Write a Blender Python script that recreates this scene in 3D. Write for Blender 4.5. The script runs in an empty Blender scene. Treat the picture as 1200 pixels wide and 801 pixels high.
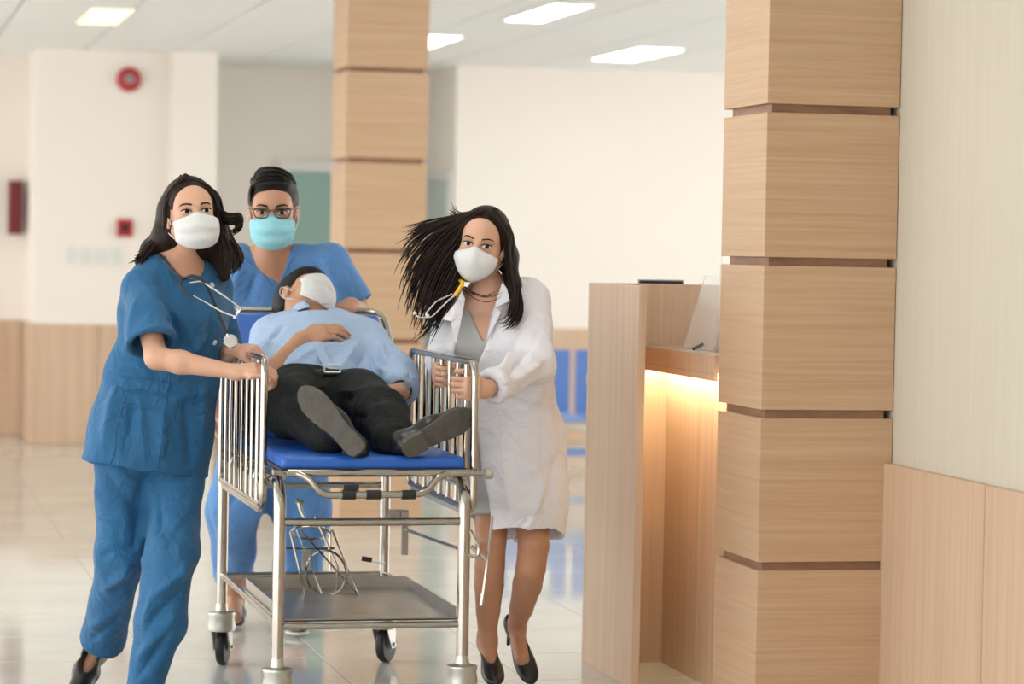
import bpy, bmesh, math, random
import numpy as np
from mathutils import Matrix, Vector
random.seed(7); rng = np.random.default_rng(7)
S = bpy.context.scene
COL = S.collection

# ------------------------------------------------------------------ camera
# world axes follow the building: x across the corridor, y along it (depth), z up
FPX, CH, PI_, RO, TH = 3231.6, 1.4374, .0336, .0185, .2353
FW = np.array([math.sin(TH)*math.cos(PI_), math.cos(TH)*math.cos(PI_), -math.sin(PI_)])
RT = np.array([math.cos(TH), -math.sin(TH), 0.0]); UP = np.cross(RT, FW)
CAM = np.array([0, 0, CH])
cr, sr = math.cos(RO), math.sin(RO)
r2 = RT*cr + UP*sr; u2 = UP*cr - RT*sr
cd = bpy.data.cameras.new('camera'); cam = bpy.data.objects.new('camera', cd); COL.objects.link(cam)
cd.sensor_width = 36; cd.lens = FPX/1200*36; cd.clip_end = 100
M = Matrix.Identity(4)
for i in range(3):
    M[i][0], M[i][1], M[i][2], M[i][3] = r2[i], u2[i], -FW[i], CAM[i]
cam.matrix_world = M
cd.dof.use_dof = True; cd.dof.focus_distance = 8.65; cd.dof.aperture_fstop = 2.4
S.camera = cam

# ------------------------------------------------------------------ world, exposure
W = bpy.data.worlds.new('world'); S.world = W; W.use_nodes = True
W.node_tree.nodes['Background'].inputs[0].default_value = (1.0, .975, .94, 1)
W.node_tree.nodes['Background'].inputs[1].default_value = 2.6
S.view_settings.view_transform = 'Standard'; S.view_settings.look = 'None'
S.view_settings.gamma = 1; S.view_settings.use_curve_mapping = False
S.view_settings.exposure = 0.5
LAMP = 5.2          # emission of the ceiling lamp diffusers

# ------------------------------------------------------------------ pixel helpers
def ray(px, py):
    X = (px-600)/FPX; Y = (400.5-py)/FPX
    return FW + RT*(X*cr-Y*sr) + UP*(X*sr+Y*cr)
def at(px, py, d): return CAM + ray(px, py)*d
def prj(P):
    q = np.asarray(P) - CAM; d = q@FW; x = q@RT; y = q@UP
    return 600+FPX*(x*cr+y*sr)/d, 400.5-FPX*(-x*sr+y*cr)/d, d
R_ = RT.copy()                                   # picture right, horizontal
D_ = np.array([math.sin(TH), math.cos(TH), 0])   # away from the viewer, horizontal
Z_ = np.array([0, 0, 1.0])
def nrm(v): v = np.asarray(v, float); return v/np.linalg.norm(v)
def V(r, d, z): return R_*r + D_*d + Z_*z

# ------------------------------------------------------------------ materials
MATS = {}
def mat(name, col, rough=.5, metal=0, **k):
    if name in MATS: return MATS[name]
    m = bpy.data.materials.new(name); m.use_nodes = True; nt = m.node_tree; b = nt.nodes['Principled BSDF']
    c = (*col, 1); b.inputs['Base Color'].default_value = c
    b.inputs['Roughness'].default_value = rough; b.inputs['Metallic'].default_value = metal
    for kk, vv in k.items():
        if kk in ('sss', 'vary', 'bump', 'bscale', 'vscale', 'stretch', 'emit', 'estr', 'sheen', 'wrinkle', 'wscale'): continue
        b.inputs[kk].default_value = vv
    if k.get('sss'):
        b.inputs['Subsurface Weight'].default_value = k['sss']; b.inputs['Subsurface Radius'].default_value = (1, .35, .2)
        b.inputs['Subsurface Scale'].default_value = .006
    if k.get('sheen'): b.inputs['Sheen Weight'].default_value = k['sheen']
    if k.get('emit'):
        b.inputs['Emission Color'].default_value = (*k['emit'], 1); b.inputs['Emission Strength'].default_value = k['estr']
    if k.get('vary') or k.get('bump'):
        g = nt.nodes.new('ShaderNodeNewGeometry'); mp = nt.nodes.new('ShaderNodeMapping')
        mp.inputs['Scale'].default_value = k.get('stretch', (1, 1, 1)); nt.links.new(g.outputs['Position'], mp.inputs[0])
    if k.get('vary'):
        n = nt.nodes.new('ShaderNodeTexNoise'); n.inputs['Scale'].default_value = k.get('vscale', 6); n.inputs['Detail'].default_value = 4
        nt.links.new(mp.outputs[0], n.inputs['Vector'])
        r = nt.nodes.new('ShaderNodeValToRGB'); nt.links.new(n.outputs[0], r.inputs[0])
        v = k['vary']; r.color_ramp.elements[0].position = .3; r.color_ramp.elements[1].position = .7
        r.color_ramp.elements[0].color = (*[x*(1-v) for x in col], 1); r.color_ramp.elements[1].color = (*[min(1, x*(1+v)) for x in col], 1)
        nt.links.new(r.outputs[0], b.inputs['Base Color'])
    if k.get('bump'):
        n = nt.nodes.new('ShaderNodeTexNoise'); n.inputs['Scale'].default_value = k.get('bscale', 60); n.inputs['Detail'].default_value = 3
        nt.links.new(mp.outputs[0], n.inputs['Vector'])
        bp = nt.nodes.new('ShaderNodeBump'); bp.inputs['Strength'].default_value = k['bump']; bp.inputs['Distance'].default_value = .01
        nt.links.new(n.outputs[0], bp.inputs['Height']); nt.links.new(bp.outputs[0], b.inputs['Normal'])
    if k.get('wrinkle'):
        g2 = nt.nodes.new('ShaderNodeNewGeometry'); n = nt.nodes.new('ShaderNodeTexNoise'); n.inputs['Scale'].default_value = k.get('wscale', 13)
        n.inputs['Detail'].default_value = 2.5; n.inputs['Distortion'].default_value = 1.6; nt.links.new(g2.outputs['Position'], n.inputs['Vector'])
        bp2 = nt.nodes.new('ShaderNodeBump'); bp2.inputs['Strength'].default_value = k['wrinkle']; bp2.inputs['Distance'].default_value = .03
        nt.links.new(n.outputs[0], bp2.inputs['Height'])
        if k.get('bump'): nt.links.new(bp.outputs[0], bp2.inputs['Normal'])
        nt.links.new(bp2.outputs[0], b.inputs['Normal'])
    MATS[name] = m; return m

def wood(name, lo, hi, stretch, rough=.42):
    m = bpy.data.materials.new(name); m.use_nodes = True; nt = m.node_tree; b = nt.nodes['Principled BSDF']
    g = nt.nodes.new('ShaderNodeNewGeometry'); oi = nt.nodes.new('ShaderNodeObjectInfo')
    add = nt.nodes.new('ShaderNodeVectorMath'); add.operation = 'MULTIPLY_ADD'
    cmb = nt.nodes.new('ShaderNodeCombineXYZ')
    for i in range(3): nt.links.new(oi.outputs['Random'], cmb.inputs[i])
    add.inputs[1].default_value = (7, 7, 7); nt.links.new(cmb.outputs[0], add.inputs[0]); nt.links.new(g.outputs['Position'], add.inputs[2])
    mp = nt.nodes.new('ShaderNodeMapping'); mp.inputs['Scale'].default_value = stretch; nt.links.new(add.outputs[0], mp.inputs[0])
    n1 = nt.nodes.new('ShaderNodeTexNoise'); n1.inputs['Scale'].default_value = 1; n1.inputs['Detail'].default_value = 8; n1.inputs['Roughness'].default_value = .65
    n1.inputs['Distortion'].default_value = .4
    nt.links.new(mp.outputs[0], n1.inputs['Vector'])
    r = nt.nodes.new('ShaderNodeValToRGB'); nt.links.new(n1.outputs[0], r.inputs[0])
    r.color_ramp.elements[0].position = .28; r.color_ramp.elements[1].position = .66
    r.color_ramp.elements[0].color = (*lo, 1); r.color_ramp.elements[1].color = (*hi, 1)
    nt.links.new(r.outputs[0], b.inputs['Base Color']); b.inputs['Roughness'].default_value = rough
    bp = nt.nodes.new('ShaderNodeBump'); bp.inputs['Strength'].default_value = .06; bp.inputs['Distance'].default_value = .004
    nt.links.new(n1.outputs[0], bp.inputs['Height']); nt.links.new(bp.outputs[0], b.inputs['Normal'])
    return m

steel = mat('stainless_steel', (.43, .40, .36), .16, 1, vary=.08, vscale=15)
steel_dull = mat('brushed_steel_sheet', (.44, .42, .39), .34, 1, vary=.12, vscale=9)
zinc = mat('galvanised_zinc', (.5, .5, .46), .38, 1, vary=.1, vscale=40)
black_rubber = mat('black_rubber', (.012, .012, .013), .5)
black_plastic = mat('black_plastic', (.012, .012, .013), .3)
blue_vinyl = mat('blue_vinyl', (.016, .11, .48), .38, bump=.08, bscale=90)
white_paint = mat('cream_wall_paint', (.87, .81, .75), .65, bump=.02, bscale=150)
tile_white = mat('ceiling_tile_white', (.88, .89, .88), .85, bump=.15, bscale=40, stretch=(1, 14, 1))
skinF = mat('skin_light', (.65, .375, .265), .45, sss=.25, vary=.05, vscale=12)
skinM = mat('skin_tan', (.54, .285, .18), .45, sss=.25, vary=.05, vscale=12)
skinL = mat('skin_stocking', (.50, .25, .15), .42, sss=.15, vary=.05, vscale=10)
hair_dark = mat('black_brown_hair', (.020, .011, .008), .5, vary=.4, vscale=60, **{'Specular IOR Level': .22})
hair_black = mat('black_hair', (.012, .009, .008), .5, vary=.3, vscale=60, **{'Specular IOR Level': .22})
teal_scrub = mat('teal_blue_cotton', (.014, .115, .27), .8, vary=.07, vscale=5, bump=.12, bscale=260, sheen=.1, wrinkle=.42)
blue_scrub = mat('sky_blue_cotton', (.095, .25, .55), .8, vary=.07, vscale=5, bump=.12, bscale=260, sheen=.1, wrinkle=.42)
coat_white = mat('white_coat_cotton', (.82, .82, .89), .8, vary=.02, vscale=5, bump=.1, bscale=260, wrinkle=.42)
dress_grey = mat('grey_dress_cloth', (.42, .43, .43), .8, vary=.04, vscale=8, bump=.1, bscale=260)
shirt_blue = mat('pale_blue_shirt', (.41, .55, .78), .75, vary=.05, vscale=7, bump=.12, bscale=260, wrinkle=.35, wscale=18)
trouser_black = mat('black_trouser_cloth', (.011, .013, .0135), .75, vary=.15, vscale=8, bump=.12, bscale=200, wrinkle=.4, wscale=18, **{'Specular IOR Level': .2})
leather_black = mat('black_leather', (.010, .010, .011), .34)
mask_white = mat('white_mask_fabric', (.70, .71, .72), .85, bump=.1, bscale=300)
mask_cyan = mat('cyan_mask_fabric', (.32, .68, .78), .85, bump=.1, bscale=300)
sole_mat = mat('grey_brown_sole', (.085, .078, .066), .6, vary=.2, vscale=40, bump=.3, bscale=120)
sneaker = mat('grey_sneaker_mesh', (.16, .17, .19), .7, vary=.3, vscale=60)
eye_white = mat('eye_white', (.75, .70, .68), .2); iris = mat('dark_iris', (.012, .007, .005), .4, **{'Specular IOR Level': .15})
chrome = mat('polished_chrome', (.75, .75, .75), .12, 1)
yellow = mat('yellow_rubber', (.85, .48, .02), .4)
button_m = mat('pale_button', (.62, .66, .70), .3)
red_paint = mat('red_enamel', (.42, .02, .025), .35)
dark_red = mat('dark_red_enamel', (.16, .008, .012), .4)
grey_pl = mat('grey_plastic', (.25, .25, .26), .4)
white_pl = mat('white_plastic', (.75, .75, .73), .4)
teal_door = mat('teal_door_laminate', (.30, .47, .42), .5)
WH = wood('oak_laminate_horizontal_grain', (.49, .305, .18), (.60, .405, .26), (1.2, 1.2, 60))
WV = wood('oak_laminate_vertical_grain', (.53, .36, .245), (.65, .47, .335), (34, 34, .9))
WC = wood('oak_groove_core', (.22, .105, .055), (.36, .2, .12), (6, 6, 20))

# ------------------------------------------------------------------ objects
def tag(o, label, cat, group=None):
    o['label'] = label; o['category'] = cat
    if group: o['group'] = group
    return o
def thing(name, label, cat, loc, group=None):
    o = bpy.data.objects.new(name, None); COL.objects.link(o); o.location = [float(x) for x in loc]; o.empty_display_size = .1
    return tag(o, label, cat, group)
def link(name, me, parent=None, loc=None):
    o = bpy.data.objects.new(name, me); COL.objects.link(o)
    if loc is not None: o.location = loc
    if parent is not None:
        o.parent = parent
        if parent.type == 'EMPTY': o.matrix_parent_inverse = Matrix.Translation(-Vector(parent.location))
    return o

class MB:
    def __init__(s): s.v = []; s.f = []; s.m = []; s.n = 0
    def raw(s, v, f, mi=0):
        v = np.asarray(v, float).reshape(-1, 3)
        s.v.append(v); s.f += [tuple(int(i)+s.n for i in q) for q in f]; s.m += [mi]*len(f); s.n += len(v); return s
    def box(s, lo, hi, mi=0):
        x0, y0, z0 = lo; x1, y1, z1 = hi
        return s.raw([(x0,y0,z0),(x1,y0,z0),(x1,y1,z0),(x0,y1,z0),(x0,y0,z1),(x1,y0,z1),(x1,y1,z1),(x0,y1,z1)],
                     [(0,3,2,1),(4,5,6,7),(0,1,5,4),(1,2,6,5),(2,3,7,6),(3,0,4,7)], mi)
    def tube(s, path, r, n=10, mi=0, flat=None):
        P = np.asarray(path, float); k = len(P)
        rr = np.full(k, r) if np.isscalar(r) else np.asarray(r, float)
        T = np.gradient(P, axis=0); T /= np.linalg.norm(T, axis=1)[:, None]+1e-12
        a = np.array([0, 0, 1.]) if abs(T[0][2]) < .9 else np.array([1., 0, 0])
        N = nrm(np.cross(T[0], a)); vs = []
        ang = np.arange(n)*2*math.pi/n
        for i in range(k):
            N = N-T[i]*(N@T[i]); N /= np.linalg.norm(N)+1e-12; B = np.cross(T[i], N)
            vs.append(P[i]+rr[i]*(np.cos(ang)[:, None]*N+np.sin(ang)[:, None]*B*(flat or 1)))
        f = [(i*n+j, i*n+(j+1) % n, (i+1)*n+(j+1) % n, (i+1)*n+j) for i in range(k-1) for j in range(n)]
        f.append(tuple(range(n-1, -1, -1))); f.append(tuple((k-1)*n+j for j in range(n)))
        return s.raw(np.concatenate(vs), f, mi)
    def lathe(s, c, axis, prof, n=20, mi=0):
        axis = nrm(axis); a = np.array([0, 0, 1.]) if abs(axis[2]) < .9 else np.array([1., 0, 0])
        X = nrm(np.cross(axis, a)); Y = np.cross(axis, X); ang = np.arange(n)*2*math.pi/n
        vs = [np.asarray(c)+axis*h+r*(np.cos(ang)[:, None]*X+np.sin(ang)[:, None]*Y) for r, h in prof]; k = len(prof)
        f = [(i*n+j, i*n+(j+1) % n, (i+1)*n+(j+1) % n, (i+1)*n+j) for i in range(k-1) for j in range(n)]
        f.append(tuple(range(n-1, -1, -1))); f.append(tuple((k-1)*n+j for j in range(n)))
        return s.raw(np.concatenate(vs), f, mi)
    def prism(s, poly, off, mi=0):
        poly = np.asarray(poly, float); n = len(poly); off = np.asarray(off, float)
        f = [tuple(range(n-1, -1, -1)), tuple(range(n, 2*n))]+[(i, (i+1) % n, n+(i+1) % n, n+i) for i in range(n)]
        return s.raw(np.concatenate([poly, poly+off]), f, mi)
    def mesh(s, name, mats, smooth=False, bevel=0, seg=2):
        me = bpy.data.meshes.new(name); me.from_pydata(np.concatenate(s.v).tolist(), [], s.f)
        for m in (mats if isinstance(mats, (list, tuple)) else [mats]): me.materials.append(m)
        me.polygons.foreach_set('material_index', s.m)
        bm = bmesh.new(); bm.from_mesh(me)
        bmesh.ops.recalc_face_normals(bm, faces=bm.faces)
        if bevel: bmesh.ops.bevel(bm, geom=list(bm.edges), offset=bevel, segments=seg, affect='EDGES', profile=.5)
        bm.to_mesh(me); bm.free()
        if smooth: me.polygons.foreach_set('use_smooth', [True]*len(me.polygons))
        if smooth == 'auto': me.set_sharp_from_angle(angle=math.radians(38))
        me.update(); return me
    def build(s, name, mats, parent=None, smooth='auto', bevel=0, seg=2): return link(name, s.mesh(name, mats, smooth, bevel, seg), parent)

def struct(o): o['kind'] = 'structure'; return o
def sbox(name, lo, hi, m, parent=None, bevel=0):
    return MB().box(lo, hi).build(name, m, parent, False, bevel)
def bend(pts, r, n=6):
    """polyline with rounded corners"""
    P = [np.asarray(p, float) for p in pts]; out = [P[0]]
    for i in range(1, len(P)-1):
        a, b = nrm(P[i-1]-P[i]), nrm(P[i+1]-P[i]); rr = min(r, .49*np.linalg.norm(P[i-1]-P[i]), .49*np.linalg.norm(P[i+1]-P[i]))
        p0, p1 = P[i]+a*rr, P[i]+b*rr
        for t in np.linspace(0, 1, n): out.append((1-t)**2*p0+2*t*(1-t)*P[i]+t*t*p1)
    out.append(P[-1]); return np.array(out)
def spline(pts, n=40):
    P = np.asarray(pts, float); k = len(P)
    Q = np.vstack([2*P[0]-P[1], P, 2*P[-1]-P[-2]]); out = []
    for t in np.linspace(0, k-1-1e-6, n):
        i = int(t); u = t-i; a, b, c, d = Q[i:i+4]
        out.append(.5*((2*b)+(-a+c)*u+(2*a-5*b+4*c-d)*u*u+(-a+3*b-3*c+d)*u**3))
    return np.array(out)

# ------------------------------------------------------------------ implicit surfaces (bodies, clothes)
class SDF:
    def __init__(s, h): s.h = h; s.p = []
    def add(s, fn, lo, hi, k, op='u'): s.p.append((fn, np.minimum(lo, hi), np.maximum(lo, hi), k, op)); return s
    def cone(s, a, b, ra, rb, k=.02, op='u', flat=False):
        a = np.asarray(a, float); b = np.asarray(b, float); ba = b-a; L2 = float(ba@ba); L = math.sqrt(L2); m = max(ra, rb)
        def fn(X, Y, Zc):
            x, y, z = X-a[0], Y-a[1], Zc-a[2]; tt = (x*ba[0]+y*ba[1]+z*ba[2])/L2; t = np.clip(tt, 0, 1)
            if flat: t = np.clip(tt, 0, 2)
            d = np.sqrt((x-t*ba[0])**2+(y-t*ba[1])**2+(z-t*ba[2])**2)-(ra+(rb-ra)*np.clip(t, 0, 1))
            if flat: d = np.maximum(d, (tt-1)*L)
            return d
        return s.add(fn, np.minimum(a, b)-m, np.maximum(a, b)+m, k, op)
    def chain(s, pts, rs, k=.02):
        for i in range(len(pts)-1): s.cone(pts[i], pts[i+1], rs[i], rs[i+1], k)
        return s
    def ell(s, c, r, ax=None, k=.02, op='u'):
        c = np.asarray(c, float); r = np.asarray(r, float); A = np.eye(3) if ax is None else np.asarray(ax, float)  # columns = axes
        def fn(X, Y, Zc):
            x, y, z = X-c[0], Y-c[1], Zc-c[2]
            q = [x*A[0, i]+y*A[1, i]+z*A[2, i] for i in range(3)]
            k0 = np.sqrt((q[0]/r[0])**2+(q[1]/r[1])**2+(q[2]/r[2])**2)
            k1 = np.sqrt((q[0]/r[0]**2)**2+(q[1]/r[1]**2)**2+(q[2]/r[2]**2)**2)+1e-9
            return k0*(k0-1)/k1
        e = np.sqrt(((A*r)**2).sum(1)); return s.add(fn, c-e, c+e, k, op)
    def econe(s, a, b, side, ra, rb, k=.03, flatb=False, flata=False, op='u'):
        """elliptic section from a to b; side = direction of the first radius"""
        a = np.asarray(a, float); b = np.asarray(b, float); ba = b-a; L = float(np.linalg.norm(ba)); w = ba/L
        u = np.asarray(side, float); u = nrm(u-w*(u@w)); v = np.cross(w, u)
        def fn(X, Y, Zc):
            x, y, z = X-a[0], Y-a[1], Zc-a[2]; tt = (x*w[0]+y*w[1]+z*w[2])/L; t = np.clip(tt, 0, 1)
            rx = ra[0]+(rb[0]-ra[0])*t; ry = ra[1]+(rb[1]-ra[1])*t
            p = x*u[0]+y*u[1]+z*u[2]; q = x*v[0]+y*v[1]+z*v[2]; o = (tt-t)*L
            rm = np.minimum(rx, ry)
            if flata: o = np.maximum(o, 0)
            if flatb: o = np.minimum(o, 0)
            d = (np.sqrt((p/rx)**2+(q/ry)**2+(o/rm)**2)-1)*rm
            if flatb: d = np.maximum(d, (tt-1)*L)
            if flata: d = np.maximum(d, -tt*L)
            return d
        m = max(*ra, *rb); return s.add(fn, np.minimum(a, b)-m, np.maximum(a, b)+m, k, op)
    def loft(s, st, k=.03, grow=0, flat_last=False, flat_first=False):
        """st: list of (centre, side, rx, ry)"""
        for i in range(len(st)-1):
            a, b = st[i], st[i+1]
            s.econe(a[0], b[0], a[1], (a[2]+grow, a[3]+grow), (b[2]+grow, b[3]+grow), k, flatb=flat_last and i == len(st)-2, flata=flat_first and i == 0)
        return s
    def hollow(s, a, b, r, depth=.05):
        """open end of a sleeve or trouser leg: bore out the end b of the cone a-b"""
        a = np.asarray(a, float); b = np.asarray(b, float); d = nrm(b-a); return s.cone(b-d*depth, b+d*.03, r*.82, r, .003, 's')
    def half(s, p, n, lo, hi, k=.004):
        """cut away everything on the side n of the plane through p, inside the box lo..hi"""
        p = np.asarray(p, float); n = nrm(n)
        return s.add(lambda X, Y, Zc: -((X-p[0])*n[0]+(Y-p[1])*n[1]+(Zc-p[2])*n[2]), np.asarray(lo, float), np.asarray(hi, float), k, 's')
    def mesh(s, smooth=2):
        h = s.h; U = [p for p in s.p if p[4] == 'u']
        lo = np.min([p[1] for p in U], 0)-.03; hi = np.max([p[2] for p in U], 0)+.03
        n = np.ceil((hi-lo)/h).astype(int)+1
        G = np.full(n, .12, np.float32)
        ax = [(lo[i]+h*np.arange(n[i])).astype(np.float32) for i in range(3)]
        for fn, l, m, k, op in s.p:
            i0 = np.maximum(((l-k-2*h-lo)/h).astype(int), 0); i1 = np.minimum(((m+k+2*h-lo)/h).astype(int)+2, n)
            if (i1 <= i0).any(): continue
            sl = tuple(slice(i0[i], i1[i]) for i in range(3))
            d = fn(ax[0][sl[0]][:, None, None], ax[1][sl[1]][None, :, None], ax[2][sl[2]][None, None, :]).astype(np.float32)
            g = G[sl]
            if op == 'u':
                e = np.maximum(k-np.abs(g-d), 0)/k; G[sl] = np.minimum(g, d)-e*e*k*.25
            else:
                d = -d; e = np.maximum(k-np.abs(g-d), 0)/k; G[sl] = np.maximum(g, d)+e*e*k*.25
        I = G < 0
        c = [I[i:n[0]-1+i, j:n[1]-1+j, k:n[2]-1+k] for i in (0, 1) for j in (0, 1) for k in (0, 1)]
        a_ = c[0].copy(); o_ = c[0].copy()
        for q in c[1:]: a_ &= q; o_ |= q
        act = o_ & ~a_; ids = np.argwhere(act)
        idx = np.full(act.shape, -1, np.int32); idx[act] = np.arange(len(ids))
        acc = np.zeros((len(ids), 3)); cnt = np.zeros(len(ids))
        cor = [(i, j, k) for i in (0, 1) for j in (0, 1) for k in (0, 1)]
        val = {q: G[ids[:, 0]+q[0], ids[:, 1]+q[1], ids[:, 2]+q[2]].astype(float) for q in cor}
        for q in cor:
            for a in range(3):
                if q[a] == 0:
                    q2 = list(q); q2[a] = 1; q2 = tuple(q2); x, y = val[q], val[q2]; cr_ = (x < 0) != (y < 0)
                    t = np.where(cr_, x/np.where(cr_, x-y, 1), 0); p = np.tile(np.array(q, float), (len(ids), 1)); p[:, a] = t
                    acc[cr_] += p[cr_]; cnt[cr_] += 1
        Vv = lo+h*(ids+acc/cnt[:, None])
        F = []
        for a in range(3):
            b, c2 = (a+1) % 3, (a+2) % 3
            s0 = [slice(None)]*3; s1 = [slice(None)]*3; s0[a] = slice(0, n[a]-1); s1[a] = slice(1, n[a])
            for q in (b, c2):
                s0[q] = slice(1, n[q]-1); s1[q] = slice(1, n[q]-1)
            A, B = I[tuple(s0)], I[tuple(s1)]; e = np.argwhere(A != B)
            if not len(e): continue
            inv = A[e[:, 0], e[:, 1], e[:, 2]]
            e = e.copy(); e[:, b] += 1; e[:, c2] += 1
            def cell(db, dc):
                w = e.copy(); w[:, b] += db; w[:, c2] += dc; return idx[w[:, 0], w[:, 1], w[:, 2]]
            q = np.stack([cell(-1, -1), cell(0, -1), cell(0, 0), cell(-1, 0)], 1)
            q[~inv] = q[~inv][:, ::-1]; F.append(q)
        F = np.concatenate(F)
        E_ = np.concatenate([F[:, [0, 1]], F[:, [1, 2]], F[:, [2, 3]], F[:, [3, 0]]])
        for it in range(smooth):
            sm = np.zeros_like(Vv); ct = np.zeros(len(Vv))
            for x in range(3): sm[:, x] = np.bincount(E_[:, 0], Vv[E_[:, 1], x], len(Vv))+np.bincount(E_[:, 1], Vv[E_[:, 0], x], len(Vv))
            ct = np.bincount(E_[:, 0], minlength=len(Vv))+np.bincount(E_[:, 1], minlength=len(Vv))
            Vv = Vv*.4+.6*sm/np.maximum(ct, 1)[:, None]
        return Vv, F

def normals(Vv, F):
    a, b = Vv[F[:, 2]]-Vv[F[:, 0]], Vv[F[:, 3]]-Vv[F[:, 1]]; fn = np.cross(a, b); N = np.zeros_like(Vv)
    for i in range(4):
        for x in range(3): N[:, x] += np.bincount(F[:, i], fn[:, x], len(Vv))
    return N/(np.linalg.norm(N, axis=1)[:, None]+1e-12)
def pick(Vv, px, py):
    x, y, d = prj(Vv); e = (x-px)**2+(y-py)**2
    near = e < max(9.0, np.partition(e, 6)[6])
    return Vv[near][np.argmin(d[near])]
def pick_line(Vv, pts, step=6, sm=2):
    P = []
    for (x0, y0), (x1, y1) in zip(pts[:-1], pts[1:]):
        n = max(2, int(math.hypot(x1-x0, y1-y0)/step))
        for t in np.arange(n)/n: P.append((x0+(x1-x0)*t, y0+(y1-y0)*t))
    P.append(pts[-1]); Q = np.array([pick(Vv, *p) for p in P])
    for _ in range(sm): Q[1:-1] = .5*Q[1:-1]+.25*(Q[:-2]+Q[2:])
    return Q
def folds(Vv, F, segs=(), noise=(.003, 9.0), seed=0, gather=()):
    """cloth creases: each seg ((x,y),(x,y),width m,height m) is a ridge (or furrow) lying on the surface"""
    N = normals(Vv, F); dsp = np.zeros(len(Vv)); r = np.random.default_rng(seed)
    amp, fr = noise
    if amp:
        for o in range(3):
            for _ in range(3):
                k = r.normal(size=3)*fr*(1.7**o); k[2] *= .55; dsp += amp*.6**o*np.sin(Vv@k+r.uniform(0, 6.28)+1.5*np.sin(Vv@(r.normal(size=3)*fr*.6)))*.6
    for a, b, w, h in segs:
        A = pick(Vv, *a); B = pick(Vv, *b); ba = B-A; t = np.clip(((Vv-A)@ba)/(ba@ba+1e-9), 0, 1)
        d = np.linalg.norm(Vv-A-t[:, None]*ba, axis=1); dsp += h*np.exp(-(d/w)**1.5)*1.7*(np.sin(math.pi*np.clip(t*.8+.1, 0, 1)))
    return Vv+N*dsp[:, None]
def band(Vv, F, pts, w, t=.003, step=5):
    """flat strip of cloth lying on a surface along a line"""
    L = pick_line(Vv, pts, step); N = normals(Vv, F); Q = np.array([N[np.argmin(((Vv-p)**2).sum(1))] for p in L])
    for _ in range(3): Q[1:-1] = .5*Q[1:-1]+.25*(Q[:-2]+Q[2:])
    Q /= np.linalg.norm(Q, axis=1)[:, None]; T = np.gradient(L, axis=0); T /= np.linalg.norm(T, axis=1)[:, None]; S_ = np.cross(Q, T); b = MB(); n = len(L)
    vs = np.stack([L-S_*w/2-Q*t, L-S_*w/2+Q*t, L+Q*t*1.5, L+S_*w/2+Q*t, L+S_*w/2-Q*t], 1).reshape(-1, 3)
    f = [(i*5+j, i*5+(j+1) % 5, i*5+5+(j+1) % 5, i*5+5+j) for i in range(n-1) for j in range(5)]+[(4, 3, 2, 1, 0), tuple(n*5-5+j for j in range(5))]
    return b.raw(vs, f)
def stud(Vv, F, x, y, r, m, parent, name='button'):
    p = pick(Vv, x, y); N = normals(Vv, F)[np.argmin(((Vv-p)**2).sum(1))]
    return MB().lathe(p-N*.001, N, [(r, 0), (r, .003), (r*.8, .005), (r*.3, .0042)], 16).build(name, m, parent)
def sobj(name, VF, m, parent, face_mat=None, mats=None):
    Vv, F = VF; me = bpy.data.meshes.new(name)
    me.vertices.add(len(Vv)); me.vertices.foreach_set('co', Vv.astype(np.float32).ravel())
    me.loops.add(F.size); me.loops.foreach_set('vertex_index', F.astype(np.int32).ravel())
    me.polygons.add(len(F)); me.polygons.foreach_set('loop_start', np.arange(0, F.size, 4, dtype=np.int32))
    for x in (mats or [m]): me.materials.append(x)
    me.update(calc_edges=True)
    me.polygons.foreach_set('use_smooth', np.ones(len(F), bool))
    if face_mat is not None: me.polygons.foreach_set('material_index', face_mat.astype(np.int32))
    me.validate(); return link(name, me, parent)

# ================================================================== the setting
ZC = 2.79
def tile_floor_mat(joints=False):
    m = bpy.data.materials.new('polished_floor_tile'); m.use_nodes = True; nt = m.node_tree; b = nt.nodes['Principled BSDF']
    g = nt.nodes.new('ShaderNodeNewGeometry'); n = nt.nodes.new('ShaderNodeTexNoise'); n.inputs['Scale'].default_value = 2.2; n.inputs['Detail'].default_value = 6
    nt.links.new(g.outputs['Position'], n.inputs['Vector'])
    r = nt.nodes.new('ShaderNodeValToRGB'); nt.links.new(n.outputs[0], r.inputs[0])
    r.color_ramp.elements[0].position = .35; r.color_ramp.elements[1].position = .65
    r.color_ramp.elements[0].color = (.62, .615, .57, 1); r.color_ramp.elements[1].color = (.70, .695, .65, 1)
    nt.links.new(r.outputs[0], b.inputs['Base Color']); b.inputs['Roughness'].default_value = .07
    b.inputs['Specular IOR Level'].default_value = .8
    if joints:   # beyond the laid tiles the joints carry on as colour only
        mp = nt.nodes.new('ShaderNodeMapping'); mp.inputs['Location'].default_value = (-.41, -.50, 0); nt.links.new(g.outputs['Position'], mp.inputs[0])
        bt = nt.nodes.new('ShaderNodeTexBrick'); bt.offset = 0; nt.links.new(mp.outputs[0], bt.inputs['Vector'])
        for kk, vv in (('Scale', 1), ('Brick Width', .6), ('Row Height', .6), ('Mortar Size', .002), ('Mortar Smooth', .1)): bt.inputs[kk].default_value = vv
        nt.links.new(r.outputs[0], bt.inputs['Color1']); nt.links.new(r.outputs[0], bt.inputs['Color2']); bt.inputs['Mortar'].default_value = (.33, .32, .29, 1)
        nt.links.new(bt.outputs['Color'], b.inputs['Base Color'])
    n2 = nt.nodes.new('ShaderNodeTexNoise'); n2.inputs['Scale'].default_value = 3.5; nt.links.new(g.outputs['Position'], n2.inputs['Vector'])
    bp = nt.nodes.new('ShaderNodeBump'); bp.inputs['Strength'].default_value = .05; bp.inputs['Distance'].default_value = .01
    nt.links.new(n2.outputs[0], bp.inputs['Height']); nt.links.new(bp.outputs[0], b.inputs['Normal'])
    return m
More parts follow.
